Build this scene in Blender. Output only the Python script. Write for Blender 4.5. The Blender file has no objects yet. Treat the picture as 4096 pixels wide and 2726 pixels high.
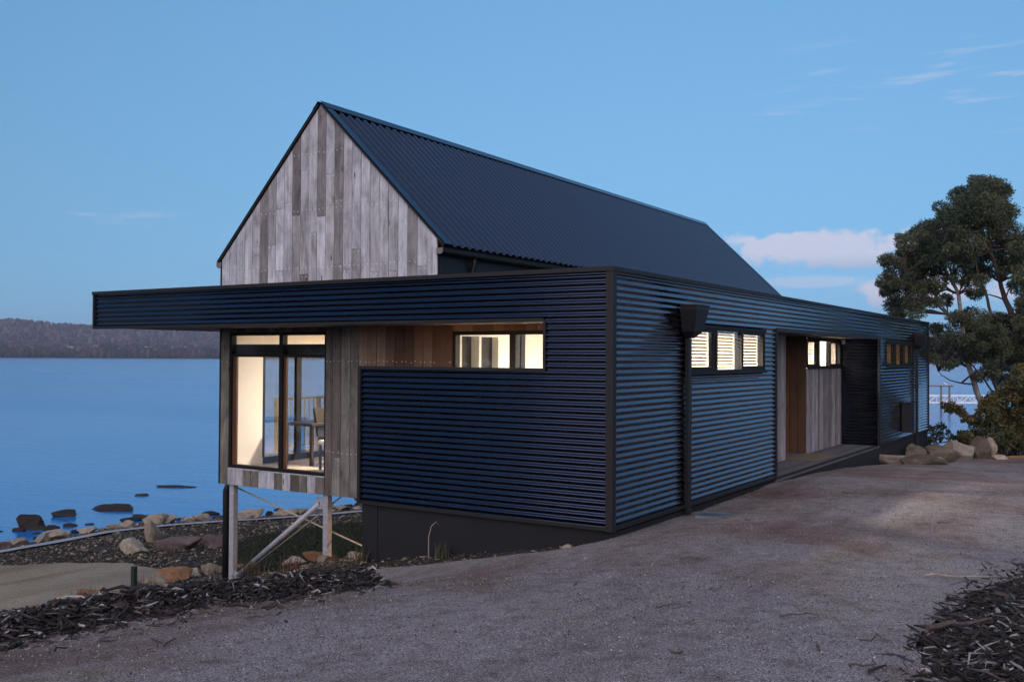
import bpy, bmesh, math, random
import numpy as np
from mathutils import Vector, Matrix, noise as mnoise

random.seed(7); rng = np.random.default_rng(11)
R = math.radians
sc = bpy.context.scene
COL = sc.collection

# ------------------------------------------------------------------ camera
cam_d = bpy.data.cameras.new('camera'); cam = bpy.data.objects.new('camera', cam_d); COL.objects.link(cam)
sc.camera = cam
YAW, PITCH, ROLL = R(32.6356), R(0.8856), R(0.3306)
CAM = Vector((-10.2916, -5.2046, 2.0251))
d_ = Vector((math.cos(YAW)*math.cos(PITCH), math.sin(YAW)*math.cos(PITCH), math.sin(PITCH)))
r_ = d_.cross(Vector((0, 0, 1))).normalized(); u_ = r_.cross(d_)
r2 = r_*math.cos(ROLL)+u_*math.sin(ROLL); u2 = -r_*math.sin(ROLL)+u_*math.cos(ROLL)
M = Matrix((r2, u2, -d_)).transposed().to_4x4(); M.translation = CAM
cam.matrix_world = M
cam_d.sensor_width = 36.0; cam_d.lens = 34.473; cam_d.clip_start = 0.1; cam_d.clip_end = 12000

# ------------------------------------------------------------------ sky, sun, exposure
SUN_AZ, SUN_EL = 200.0, 4.0          # azimuth counted from +X towards +Y
world = bpy.data.worlds.new('World'); sc.world = world; world.use_nodes = True
wt = world.node_tree; wn = wt.nodes; wl = wt.links
bg = wn['Background']; bg.inputs['Strength'].default_value = 0.1
sky = wn.new('ShaderNodeTexSky'); sky.sky_type = 'NISHITA'; sky.sun_disc = False
sky.sun_elevation = R(SUN_EL); sky.sun_rotation = R(90.0-SUN_AZ)
sky.air_density = 1.0; sky.dust_density = 0.5; sky.ozone_density = 3.05
# the low band of the sky is lifted a little so that the dusk haze at the horizon stays blue instead of yellow
def _sky_vec():
    t_ = wn.new('ShaderNodeTexCoord'); s_ = wn.new('ShaderNodeSeparateXYZ'); wl.new(t_.outputs['Generated'], s_.inputs[0])
    m_ = wn.new('ShaderNodeMath'); m_.operation = 'MULTIPLY_ADD'; m_.inputs[1].default_value = 0.36; m_.inputs[2].default_value = 0.215
    x_ = wn.new('ShaderNodeMath'); x_.operation = 'MAXIMUM'; x_.inputs[1].default_value = 0.0
    wl.new(s_.outputs[2], x_.inputs[0]); wl.new(x_.outputs[0], m_.inputs[0])
    c_ = wn.new('ShaderNodeCombineXYZ'); wl.new(s_.outputs[0], c_.inputs[0]); wl.new(s_.outputs[1], c_.inputs[1]); wl.new(m_.outputs[0], c_.inputs[2])
    n_ = wn.new('ShaderNodeVectorMath'); n_.operation = 'NORMALIZE'; wl.new(c_.outputs[0], n_.inputs[0]); wl.new(n_.outputs[0], sky.inputs[0])
_sky_vec()
def wm(op, a, b=None, c=None, clamp=False):
    n = wn.new('ShaderNodeMath'); n.operation = op; n.use_clamp = clamp
    for i, q in enumerate((a, b, c)):
        if q is None: continue
        if isinstance(q, (int, float)): n.inputs[i].default_value = q
        else: wl.new(q, n.inputs[i])
    return n.outputs[0]
# clouds: low cumulus banks on part of the horizon and thin high streaks, lit pale pink by the afterglow
tc = wn.new('ShaderNodeTexCoord'); sx = wn.new('ShaderNodeSeparateXYZ'); wl.new(tc.outputs['Generated'], sx.inputs[0])
az = wm('ARCTAN2', sx.outputs[1], sx.outputs[0]); hz = wm('SQRT', wm('ADD', wm('MULTIPLY', sx.outputs[0], sx.outputs[0]), wm('MULTIPLY', sx.outputs[1], sx.outputs[1])))
el = wm('ARCTAN2', sx.outputs[2], hz)
def wnoise(sa, se, oa, scale, detail, rough):
    cx = wn.new('ShaderNodeCombineXYZ')
    wl.new(wm('MULTIPLY_ADD', az, sa, oa), cx.inputs[0]); wl.new(wm('MULTIPLY', el, se), cx.inputs[1])
    n = wn.new('ShaderNodeTexNoise'); n.inputs['Scale'].default_value = scale; n.inputs['Detail'].default_value = detail; n.inputs['Roughness'].default_value = rough
    wl.new(cx.outputs[0], n.inputs['Vector']); return n.outputs['Fac']
def bank(ca, ra, ce, re):
    a = wm('DIVIDE', wm('SUBTRACT', az, R(ca)), R(ra)); e = wm('DIVIDE', wm('SUBTRACT', el, R(ce)), R(re))
    return wm('SUBTRACT', 1.0, wm('ADD', wm('MULTIPLY', a, a), wm('MULTIPLY', e, e)))
n1 = wnoise(1.0, 1.35, 3.0, 36.0, 9.0, 0.60)
def cloud(ca, ra, ce, re, k=1.25, sharp=1.7):
    # flat-based bank: density from an ellipse broken up by noise
    return wm('MULTIPLY', wm('ADD', bank(ca, ra, ce, re), wm('MULTIPLY', wm('SUBTRACT', n1, 0.52), 2*k)), sharp, clamp=True)
c1 = cloud(15.0, 7.6, 6.0, 1.2, 2.1)
c2 = cloud(9.6, 4.8, 3.7, 1.15, 2.0)
c3 = wm('MULTIPLY', cloud(15.8, 3.4, 4.25, 0.4, 0.7), 0.45)
c4 = wm('MULTIPLY', cloud(-3.0, 9.0, 5.0, 1.6, 1.3), 0.8)
c5 = wm('MULTIPLY', cloud(-30.0, 12.0, 6.5, 2.0, 1.3), 0.8)
n2 = wnoise(1.0, 11.0, 9.0, 9.0, 4.0, 0.6)
st = wm('MULTIPLY', wm('MULTIPLY', wm('SUBTRACT', n2, 0.55, clamp=True), 4.0, clamp=True), wm('ADD', wm('MULTIPLY', bank(7.0, 16.0, 14.5, 3.4), 0.8, clamp=True), wm('MULTIPLY', bank(57.0, 7.0, 7.4, 1.0), 0.7, clamp=True)))
dens = wm('MAXIMUM', wm('MAXIMUM', wm('MAXIMUM', c1, c2), wm('MAXIMUM', c3, c4)), wm('MAXIMUM', c5, st))
dens = wm('MULTIPLY', dens, 0.70, clamp=True)
tint = wn.new('ShaderNodeMix'); tint.data_type = 'RGBA'; tint.blend_type = 'MIX'
mul = wn.new('ShaderNodeMix'); mul.data_type = 'RGBA'; mul.blend_type = 'MULTIPLY'; mul.inputs[0].default_value = 1.0
wl.new(sky.outputs[0], mul.inputs[6]); mul.inputs[7].default_value = (1.0, 1.0, 1.0, 1)
wl.new(dens, tint.inputs[0]); wl.new(mul.outputs[2], tint.inputs[6])
base_ = wm('MAXIMUM', wm('MULTIPLY', wm('SUBTRACT', R(5.75), el), 1.0/R(0.9), clamp=True), 0.0)   # bases of the upper bank turn mauve grey
lowc = wm('MULTIPLY', wm('SUBTRACT', R(3.6), el), 1.0/R(1.2), clamp=True)
shade = wm('ADD', wm('MULTIPLY', base_, wm('GREATER_THAN', el, R(4.75))), lowc, clamp=True)
ccol = wn.new('ShaderNodeMix'); ccol.data_type = 'RGBA'; wl.new(wm('MULTIPLY', shade, wm('MULTIPLY_ADD', n1, 0.6, 0.5), clamp=True), ccol.inputs[0])
ccol.inputs[6].default_value = (2.35, 2.18, 2.52, 1); ccol.inputs[7].default_value = (1.25, 1.42, 2.05, 1)
wl.new(ccol.outputs[2], tint.inputs[7])
wl.new(tint.outputs[2], bg.inputs['Color'])

sun_d = bpy.data.lights.new('sun', 'SUN'); sun_d.energy = 0.95; sun_d.angle = R(100); sun_d.color = (1.0, 0.79, 0.76)
sun = bpy.data.objects.new('sun', sun_d); COL.objects.link(sun)
sd = Vector((math.cos(R(SUN_AZ))*math.cos(R(22)), math.sin(R(SUN_AZ))*math.cos(R(22)), math.sin(R(22))))
sun.rotation_euler = sd.to_track_quat('Z', 'Y').to_euler(); sun.location = (0, 0, 40)

vs = sc.view_settings; vs.view_transform = 'Standard'; vs.look = 'None'; vs.gamma = 1.0; vs.use_curve_mapping = False
vs.exposure = 1.70
sc.render.engine = 'CYCLES'
cy = sc.cycles; cy.use_denoising = True; cy.max_bounces = 8; cy.transparent_max_bounces = 16; cy.sample_clamp_indirect = 4.0
cy.caustics_reflective = False; cy.caustics_refractive = False

# ------------------------------------------------------------------ helpers
def put(o, parent=None, kind=None, label=None, cat=None, group=None):
    if parent is not None: o.parent = parent
    if kind: o['kind'] = kind
    if label: o['label'] = label
    if cat: o['category'] = cat
    if group: o['group'] = group
    return o
def empty(name, loc=(0, 0, 0), label=None, cat=None, group=None, rz=0.0, parent=None):
    o = bpy.data.objects.new(name, None); COL.objects.link(o); o.location = loc; o.rotation_euler = (0, 0, rz)
    o.empty_display_size = 0.2
    return put(o, parent, None, label, cat, group)
class MB:
    """collects shapes, builds ONE mesh object"""
    def __init__(s): s.v = []; s.f = []; s.c = []; s.cur = None
    def add(s, vs, fs):
        b = len(s.v); s.v += [tuple(p) for p in vs]; s.f += [tuple(i+b for i in f) for f in fs]
        s.c += [s.cur]*len(vs); return s
    def box(s, x0, x1, y0, y1, z0, z1):
        return s.add([(x0,y0,z0),(x1,y0,z0),(x1,y1,z0),(x0,y1,z0),(x0,y0,z1),(x1,y0,z1),(x1,y1,z1),(x0,y1,z1)],
                     [(0,3,2,1),(4,5,6,7),(0,1,5,4),(1,2,6,5),(2,3,7,6),(3,0,4,7)])
    def bbox(s, x0, x1, y0, y1, z0, z1, b=0.004):
        """box with bevelled edges"""
        bm = bmesh.new(); bmesh.ops.create_cube(bm, size=1.0)
        for v in bm.verts: v.co = Vector(((x0+x1)/2+v.co.x*(x1-x0), (y0+y1)/2+v.co.y*(y1-y0), (z0+z1)/2+v.co.z*(z1-z0)))
        bmesh.ops.bevel(bm, geom=bm.edges[:], offset=b, segments=1, affect='EDGES')
        bm.verts.index_update(); vs = [tuple(v.co) for v in bm.verts]; fs = [tuple(v.index for v in f.verts) for f in bm.faces]
        bm.free(); return s.add(vs, fs)
    def prism(s, poly, axis, a, b):
        """polygon (2D) extruded along axis from a to b; poly coords are the two other axes in order"""
        n = len(poly)
        def P(p, t):
            return {0: (t, p[0], p[1]), 1: (p[0], t, p[1]), 2: (p[0], p[1], t)}[axis]
        return s.add([P(p, a) for p in poly]+[P(p, b) for p in poly],
                     [tuple(range(n))[::-1], tuple(range(n, 2*n))]+[(i, (i+1) % n, n+(i+1) % n, n+i) for i in range(n)])
    def tube(s, pts, rad, n=8, cap=True):
        pts = [Vector(p) for p in pts]; rads = rad if isinstance(rad, (list, tuple)) else [rad]*len(pts)
        vs = []; fs = []; up = None
        for i, p in enumerate(pts):
            t = (pts[min(i+1, len(pts)-1)]-pts[max(i-1, 0)]).normalized()
            if up is None: up = Vector((0, 0, 1)) if abs(t.z) < .9 else Vector((1, 0, 0))
            a = t.cross(up).normalized(); b = a.cross(t).normalized(); up = b
            for k in range(n):
                th = 2*math.pi*k/n; vs.append(p+(a*math.cos(th)+b*math.sin(th))*rads[i])
        for i in range(len(pts)-1):
            for k in range(n):
                fs.append((i*n+k, i*n+(k+1) % n, (i+1)*n+(k+1) % n, (i+1)*n+k))
        if cap: fs += [tuple(range(n))[::-1], tuple(range((len(pts)-1)*n, len(pts)*n))]
        return s.add(vs, fs)
    def build(s, name, mat, parent=None, smooth=False, **kw):
        me = bpy.data.meshes.new(name); me.from_pydata(s.v, [], s.f)
        if any(c is not None for c in s.c):
            ca = me.color_attributes.new('Col', 'FLOAT_COLOR', 'POINT')
            ca.data.foreach_set('color', np.array([(c or (.5, .5, .5))+(1.0,) for c in s.c], 'f').ravel())
        if mat: me.materials.append(mat)
        if smooth: me.polygons.foreach_set('use_smooth', [True]*len(me.polygons))
        me.update(); o = bpy.data.objects.new(name, me); COL.objects.link(o)
        return put(o, parent, **kw)
def np_mesh(name, V, F, mat, parent=None, col=None, smooth=False, **kw):
    """fast mesh from numpy verts (n,3) and faces (m,k)"""
    V = np.asarray(V, 'f'); F = np.asarray(F, 'i'); m, k = F.shape
    me = bpy.data.meshes.new(name); me.vertices.add(len(V)); me.vertices.foreach_set('co', V.ravel())
    me.loops.add(m*k); me.loops.foreach_set('vertex_index', F.ravel())
    me.polygons.add(m); me.polygons.foreach_set('loop_start', np.arange(0, m*k, k, dtype='i')); me.polygons.foreach_set('loop_total', np.full(m, k, 'i'))
    if smooth: me.polygons.foreach_set('use_smooth', np.ones(m, bool))
    if col is not None:
        ca = me.color_attributes.new('Col', 'FLOAT_COLOR', 'POINT')
        c4 = np.ones((len(V), 4), 'f'); c4[:, :3] = col; ca.data.foreach_set('color', c4.ravel())
    me.update(calc_edges=True); me.validate()
    if mat: me.materials.append(mat)
    o = bpy.data.objects.new(name, me); COL.objects.link(o)
    return put(o, parent, **kw)

# ------------------------------------------------------------------ materials
class NT:
    def __init__(s, name):
        s.m = bpy.data.materials.new(name); s.m.use_nodes = True; s.t = s.m.node_tree; s.n = s.t.nodes; s.l = s.t.links
        s.b = s.n['Principled BSDF']; s.out = s.n['Material Output']
    def new(s, t): return s.n.new(t)
    def link(s, a, b): s.l.new(a, b)
    def inp(s, node, key, v):
        if hasattr(v, 'is_linked') or isinstance(v, bpy.types.NodeSocket): s.l.new(v, node.inputs[key])
        else: node.inputs[key].default_value = v
    def math(s, op, a, b=None, clamp=False):
        n = s.new('ShaderNodeMath'); n.operation = op; n.use_clamp = clamp; s.inp(n, 0, a)
        if b is not None: s.inp(n, 1, b)
        return n.outputs[0]
    def coord(s, scale=(1, 1, 1), src='Object', offset=None):
        tc = s.new('ShaderNodeTexCoord'); mp = s.new('ShaderNodeMapping'); mp.inputs['Scale'].default_value = scale
        s.link(tc.outputs[src], mp.inputs['Vector'])
        if offset is not None: s.inp(mp, 'Location', offset)
        return mp.outputs[0]
    def noise(s, vec, scale, detail=3, rough=0.5, dist=0.0):
        n = s.new('ShaderNodeTexNoise'); s.link(vec, n.inputs['Vector']); n.inputs['Scale'].default_value = scale
        n.inputs['Detail'].default_value = detail; n.inputs['Roughness'].default_value = rough; n.inputs['Distortion'].default_value = dist
        return n.outputs['Fac']
    def vor(s, vec, scale, feature='F1', out='Color'):
        n = s.new('ShaderNodeTexVoronoi'); n.feature = feature; s.link(vec, n.inputs['Vector']); n.inputs['Scale'].default_value = scale
        return n.outputs[out]
    def ramp(s, fac, stops, interp='LINEAR'):
        n = s.new('ShaderNodeValToRGB'); n.color_ramp.interpolation = interp; s.inp(n, 0, fac); e = n.color_ramp.elements
        while len(e) < len(stops): e.new(0.5)
        for i, (p, c) in enumerate(stops):
            e[i].position = p; e[i].color = (c[0], c[1], c[2], 1) if isinstance(c, (tuple, list)) else (c, c, c, 1)
        return n.outputs[0]
    def mix(s, fac, a, b, mode='MIX'):
        n = s.new('ShaderNodeMix'); n.data_type = 'RGBA'; n.blend_type = mode; s.inp(n, 0, fac)
        for k, v in ((6, a), (7, b)):
            if isinstance(v, tuple): v = v+(1,) if len(v) == 3 else v
            s.inp(n, k, v)
        return n.outputs[2]
    def bump(s, h, strength=0.3, dist=0.01):
        n = s.new('ShaderNodeBump'); n.inputs['Strength'].default_value = strength; n.inputs['Distance'].default_value = dist
        s.link(h, n.inputs['Height']); s.link(n.outputs[0], s.b.inputs['Normal']); return n
    def set(s, **k):
        for a, v in k.items():
            key = {'color': 'Base Color', 'rough': 'Roughness', 'metal': 'Metallic', 'spec': 'Specular IOR Level', 'ior': 'IOR', 'coat': 'Coat Weight', 'coat_rough': 'Coat Roughness'}[a]
            if isinstance(v, tuple) and len(v) == 3: v = v+(1,)
            s.inp(s.b, key, v)
        return s
def grainy(name, col, rough=0.6, var=0.25, scale=8.0, metal=0.0, bump=0.0, spec=0.5, src='Object'):
    """plain surface with procedural blotches so that it is never flat"""
    t = NT(name); v = t.coord(src=src); n = t.noise(v, scale, 5, 0.6)
    lo = tuple(c*(1-var) for c in col); hi = tuple(min(1, c*(1+var)) for c in col)
    t.set(color=t.ramp(n, [(0.3, lo), (0.7, hi)]), rough=t.math('ADD', t.math('MULTIPLY', n, 0.2), rough-0.1), metal=metal, spec=spec)
    if bump: t.bump(t.noise(v, scale*6, 4, 0.6), bump, 0.01)
    return t.m
def steel(name, col, rough=0.32, dust=0.5, ior=1.9, metal=0.0, coat=0.0):
    """painted coated steel: dark, satin, faint dust and streaks"""
    t = NT(name); v = t.coord((1, 1, 1)); vs_ = t.coord((6, 6, 0.7))
    n = t.noise(v, 2.2, 5, 0.6); n2 = t.noise(vs_, 3.0, 4, 0.7); n3 = t.noise(v, 160, 2, 0.5)
    dirt = t.math('MULTIPLY', t.math('MULTIPLY', n, n2), dust, clamp=True)
    t.set(color=t.mix(dirt, col, tuple(min(1, c*1.6+0.006) for c in col)), ior=ior, metal=metal, coat=coat, coat_rough=0.12,
          rough=t.math('ADD', t.math('MULTIPLY', n, 0.16), rough-0.06))
    t.bump(n3, 0.03, 0.002)
    return t.m
def timber(name, stops, grain=0.35, rough=0.82, stain=0.5, axis=2, knots=True):
    """weathered boards: a tone for each board, long grain, dark streaks, knots"""
    t = NT(name); oi = t.new('ShaderNodeObjectInfo'); rnd = oi.outputs['Random']
    off = t.new('ShaderNodeCombineXYZ'); t.link(t.math('MULTIPLY', rnd, 37.0), off.inputs[0]); t.link(t.math('MULTIPLY', rnd, 91.0), off.inputs[1]); t.link(t.math('MULTIPLY', rnd, 53.0), off.inputs[2])
    def cc(across, along):
        sc_ = [across]*3; sc_[axis] = along; return t.coord(tuple(sc_), offset=off.outputs[0])
    g1 = t.noise(cc(55, 1.3), 1.0, 5, 0.65, 0.4); g2 = t.noise(cc(14, 0.6), 1.0, 4, 0.6, 0.8); g3 = t.noise(cc(4, 2.2), 1.0, 4, 0.65, 0.5)
    saw = t.noise(cc(3, 160), 1.0, 2, 0.5)
    base = t.ramp(rnd, stops)
    k = t.math('ADD', t.math('MULTIPLY', t.math('SUBTRACT', g1, 0.5), grain*1.6), t.math('MULTIPLY', t.math('SUBTRACT', g2, 0.5), grain*1.3))
    k = t.math('ADD', k, t.math('MULTIPLY', t.math('SUBTRACT', g3, 0.5), grain*2.6))
    k = t.math('ADD', t.math('ADD', k, t.math('MULTIPLY', t.math('SUBTRACT', saw, 0.5), 0.12)), 1.0)
    kc = t.new('ShaderNodeCombineXYZ')
    for i in range(3): t.link(k, kc.inputs[i])
    col = t.mix(1.0, base, kc.outputs[0], 'MULTIPLY')
    stn = t.math('MULTIPLY', t.math('SUBTRACT', t.noise(cc(5, 0.9), 1.0, 5, 0.7, 1.2), 0.58, clamp=True), 5.0*stain, clamp=True)
    col = t.mix(stn, col, (0.055, 0.042, 0.038))
    if knots:
        kn = t.vor(cc(6.5, 1.7), 1.0, 'F1', 'Distance')
        col = t.mix(t.math('MULTIPLY', t.math('LESS_THAN', kn, 0.09), 0.75), col, (0.035, 0.024, 0.02))
    t.set(color=col, rough=rough, spec=0.3)
    t.bump(t.math('ADD', g1, t.math('MULTIPLY', saw, 0.4)), 0.45, 0.004)
    return t.m
def vcol(name, rough=0.8, var=0.3, scale=40, spec=0.3, transl=0.0):
    """colour attribute times fine noise"""
    t = NT(name); a = t.new('ShaderNodeAttribute'); a.attribute_name = 'Col'
    n = t.noise(t.coord(), scale, 3, 0.6)
    kc = t.ramp(n, [(0.25, 1-var), (0.75, 1+var)])
    t.set(color=t.mix(1.0, a.outputs['Color'], kc, 'MULTIPLY'), rough=rough, spec=spec)
    if transl:
        tr = t.new('ShaderNodeBsdfTranslucent'); t.link(a.outputs['Color'], tr.inputs['Color'])
        mx = t.new('ShaderNodeMixShader'); mx.inputs[0].default_value = transl
        t.link(t.b.outputs[0], mx.inputs[1]); t.link(tr.outputs[0], mx.inputs[2]); t.link(mx.outputs[0], t.out.inputs['Surface'])
    return t.m
def glass(name, tintc=(0.93, 0.96, 0.97), boost=1.0):
    t = NT(name); t.n.remove(t.b)
    tr = t.new('ShaderNodeBsdfTransparent'); tr.inputs['Color'].default_value = tintc+(1,)
    gl = t.new('ShaderNodeBsdfGlossy'); gl.inputs['Roughness'].default_value = 0.015
    ge = t.new('ShaderNodeNewGeometry'); vd = t.new('ShaderNodeVectorMath'); vd.operation = 'DOT_PRODUCT'; t.link(ge.outputs['Normal'], vd.inputs[0]); t.link(ge.outputs['Incoming'], vd.inputs[1])
    sch = t.math('ADD', t.math('MULTIPLY', t.math('POWER', t.math('SUBTRACT', 1.0, t.math('ABSOLUTE', vd.outputs['Value']), True), 5.0), 0.94), 0.06)
    b = t.new('ShaderNodeBump'); b.inputs['Strength'].default_value = 0.02; b.inputs['Distance'].default_value = 0.02
    t.link(t.noise(t.coord(), 1.6, 2, 0.5), b.inputs['Height']); t.link(b.outputs[0], gl.inputs['Normal'])
    mx = t.new('ShaderNodeMixShader'); t.link(t.math('MULTIPLY', sch, boost, clamp=True), mx.inputs[0]); t.link(tr.outputs[0], mx.inputs[1]); t.link(gl.outputs[0], mx.inputs[2])
    t.link(mx.outputs[0], t.out.inputs['Surface']); return t.m
def emit(name, col, strength):
    t = NT(name); t.set(color=(0.8, 0.8, 0.8)); t.b.inputs['Emission Color'].default_value = col+(1,); t.b.inputs['Emission Strength'].default_value = strength
    return t.m

M_CLAD = steel('black_corrugated_steel', (0.036, 0.044, 0.076), 0.13, 0.3, 1.5, 1.0, 0.55)
M_ROOF = steel('dark_roof_steel', (0.013, 0.021, 0.040), 0.15, 0.25, 1.5, 1.0, 0.0)
M_TRIM = steel('dark_bronze_trim', (0.013, 0.0115, 0.0105), 0.5, 0.4, 1.4)
M_GUTTER = steel('taupe_gutter', (0.16, 0.14, 0.12), 0.4, 0.4, 1.5)
M_PIPE = steel('black_downpipe', (0.008, 0.008, 0.009), 0.5, 0.3, 1.45)
M_SCREW = steel('screw_head', (0.012, 0.012, 0.013), 0.6, 0.1, 1.4)
M_NAIL = grainy('nail_head', (0.82, 0.82, 0.83), 0.5, 0.1, 20, metal=0.1)
M_PLINTH = grainy('charcoal_render', (0.008, 0.0075, 0.0085), 0.9, 0.35, 3.0, bump=0.15)
M_BACK = grainy('dark_wall_membrane', (0.012, 0.010, 0.009), 0.9, 0.2, 5)
M_GALV = grainy('galvanised_steel', (0.40, 0.40, 0.42), 0.5, 0.2, 14, metal=0.2)
M_ROD = grainy('brace_rod', (0.50, 0.43, 0.34), 0.5, 0.2, 10, metal=0.1)
WGREY = [(0.0, (0.15, 0.13, 0.128)), (0.07, (0.25, 0.23, 0.23)), (0.16, (0.36, 0.345, 0.355)), (0.4, (0.43, 0.425, 0.44)), (0.6, (0.49, 0.48, 0.49)), (0.8, (0.44, 0.45, 0.48)), (1.0, (0.38, 0.36, 0.365))]
WBROWN = [(0.0, (0.078, 0.061, 0.047)), (0.2, (0.125, 0.113, 0.09)), (0.4, (0.187, 0.176, 0.144)), (0.6, (0.133, 0.109, 0.098)), (0.8, (0.226, 0.215, 0.187)), (1.0, (0.109, 0.082, 0.064))]
WWARM = [(0.0, (0.07, 0.042, 0.027)), (0.3, (0.17, 0.105, 0.068)), (0.6, (0.23, 0.15, 0.10)), (0.85, (0.28, 0.20, 0.145)), (1.0, (0.12, 0.072, 0.045))]
WPORCH = [(0.0, (0.17, 0.14, 0.135)), (0.4, (0.27, 0.23, 0.225)), (0.8, (0.36, 0.32, 0.32)), (1.0, (0.24, 0.20, 0.18))]
WORANGE = [(0.0, (0.12, 0.056, 0.025)), (0.4, (0.19, 0.083, 0.034)), (0.7, (0.06, 0.045, 0.032)), (1.0, (0.16, 0.072, 0.031))]
M_WGREY = timber('weathered_grey_timber', WGREY, grain=0.75, stain=0.9)
M_WBROWN = timber('weathered_brown_timber', WBROWN, grain=0.7, stain=0.8)
M_WWARM = timber('sheltered_red_brown_timber', WWARM, stain=0.25)
M_WPORCH = timber('sawn_porch_timber', WPORCH, grain=0.6, stain=0.7)
M_WORANGE = timber('orange_cedar_timber', WORANGE, stain=0.3)
M_DECK = timber('deck_plank_timber', [(0.0, (0.11, 0.095, 0.095)), (1.0, (0.18, 0.16, 0.16))], axis=0, knots=False)
M_SOFFIT = grainy('soffit_lining', (0.10, 0.085, 0.07), 0.7, 0.15, 6)
M_FRAME = grainy('dark_window_frame', (0.008, 0.0065, 0.006), 0.6, 0.2, 12, spec=0.3)
M_FRAMEBR = timber('stained_timber_frame', [(0, (0.10, 0.045, 0.022)), (1, (0.13, 0.06, 0.03))], knots=False, stain=0.1, rough=0.5)
M_GLASS = glass('window_glass', boost=1.25)
M_GLASSB = glass('bathroom_glass', boost=1.5)
M_WALLIN = grainy('interior_plaster', (0.80, 0.76, 0.70), 0.85, 0.04, 2.0)
M_FLOORIN = timber('interior_oak_floor', [(0, (0.58, 0.45, 0.33)), (1, (0.68, 0.54, 0.41))], axis=0, knots=False, stain=0.0, rough=0.45, grain=0.15)
M_DARKROOM = grainy('dark_room_tone', (0.045, 0.036, 0.03), 0.9, 0.2, 3.0)
M_TILE = grainy('bathroom_tile', (0.55, 0.50, 0.43), 0.35, 0.08, 2.0)
M_GROUT = grainy('tile_grout', (0.80, 0.77, 0.72), 0.8, 0.05, 9.0)
M_BLIND = vcol('blind_slat', 0.6, 0.05, 5, 0.3, 0.3)
M_FROST = NT('frosted_pane'); M_FROST.set(color=(0.85, 0.85, 0.83), rough=0.5)
_tr = M_FROST.new('ShaderNodeBsdfTranslucent'); _tr.inputs[0].default_value = (0.95, 0.95, 0.93, 1); _mx = M_FROST.new('ShaderNodeMixShader'); _mx.inputs[0].default_value = 0.85
M_FROST.link(M_FROST.ramp(M_FROST.noise(M_FROST.coord(), 3.0), [(0.0, (0.9, 0.9, 0.88)), (1.0, (0.97, 0.97, 0.95))]), _tr.inputs[0])
M_FROST.link(M_FROST.b.outputs[0], _mx.inputs[1]); M_FROST.link(_tr.outputs[0], _mx.inputs[2]); M_FROST.link(_mx.outputs[0], M_FROST.out.inputs['Surface']); M_FROST = M_FROST.m
M_LAMP = emit('lamp_diffuser', (1.0, 0.80, 0.58), 1.2)
M_RAIL = grainy('tan_railing', (0.42, 0.27, 0.15), 0.6, 0.15, 9)
M_CHIP = vcol('mulch_chip', 0.75, 0.4, 60, 0.35)
M_LEAF = vcol('leaf', 0.55, 0.25, 30, 0.4, 0.18)
M_BARK = grainy('grey_brown_bark', (0.10, 0.075, 0.06), 0.9, 0.45, 9, bump=0.4)
M_BARKP = grainy('pale_bark', (0.34, 0.30, 0.26), 0.85, 0.35, 7, bump=0.3)
M_TWIG = grainy('dead_stick', (0.085, 0.06, 0.05), 0.9, 0.4, 25, bump=0.3)
M_TWIGP = grainy('bleached_stick', (0.28, 0.23, 0.20), 0.9, 0.35, 25, bump=0.3)

# ------------------------------------------------------------------ terrain height
WATER_Z = -4.2
CP = np.array([
 (-10.3,-5.2,.38),(-7,.4,.1),(-5.6,-2.2,.2),(-4.75,-4.1,.3),(-2.35,-4.05,.2),(-.4,-4.3,.1),(3,-4.5,.02),(8,-4,-.12),(13,-3,-.4),(17.5,-2.7,-.6),
 (0,0,-.14),(0,.82,-.31),(0,2.3,-.56),(0,3.6,-.78),(1.25,5.7,-1.27),(1.25,7.8,-1.86),(3,0,-.16),(6.1,0,-.13),(10,0,-.27),(14,0,-.5),(18,0,-.68),(20.4,0,-.85),
 (-2.1,1.66,-.5),(-3.6,1.9,-.4),(-5.5,1.83,-.15),(-6.3,1.7,-.1),(-9,1.8,.1),(-12,2,.3),(-4.2,3.4,-.85),(-2.1,5.8,-1.35),(-6.5,4.2,-.8),(-3,9,-2.3),(-7,10,-2.4),
 (3,14.5,-3.4),(1.5,15.2,-3.5),(6,15.2,-3.6),(4.8,21,-3.75),(6.7,18,-3.7),(6.2,23.5,-3.92),(10,23.8,-3.92),(13.5,22.4,-3.92),(18.2,19.7,-3.92),
 (8.8,11.4,-3.2),(15,17,-3.7),(-2,14,-3.35),(-4,19,-3.65),(-6,24,-3.9),(1,24.5,-3.95),
 (6.9,26.6,-4.3),(7.8,26.2,-4.3),(12.5,26,-4.3),(15.5,24.2,-4.3),(22,22.6,-4.3),(-8,29,-4.35),(12,32,-5.4),(25,28,-5.4),(34,20,-5.4),(-8,36,-5.4),
 (5,5,-1.5),(8,8,-2.3),(14,8,-2.6),(20,6,-2.2),(24,10,-3.4),(22,1,-1.15),(26,1,-2.0),(33,1,-3.9),(37,0,-5.2),(27,-6,-1.4),(36,-10,-3.0),(45,-10,-5.2),
 (-20,-10,.9),(-25,8,-.4),(-22,20,-3.0),(-5,-15,.9),(10,-13,.4),(22,-14,-.2),(-15,-22,1.4),(8,-28,1.2),(30,-26,.3),(50,-30,-4.0)], float)
def _phi(r2): return np.where(r2 > 1e-9, 0.5*r2*np.log(np.maximum(r2, 1e-9)), 0.0)
_n = len(CP); _K = _phi(((CP[:, None, :2]-CP[None, :, :2])**2).sum(-1))+np.eye(_n)*0.02
_P = np.c_[np.ones(_n), CP[:, :2]]
_A = np.block([[_K, _P], [_P.T, np.zeros((3, 3))]]); _W = np.linalg.solve(_A, np.r_[CP[:, 2], 0, 0, 0])
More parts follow.
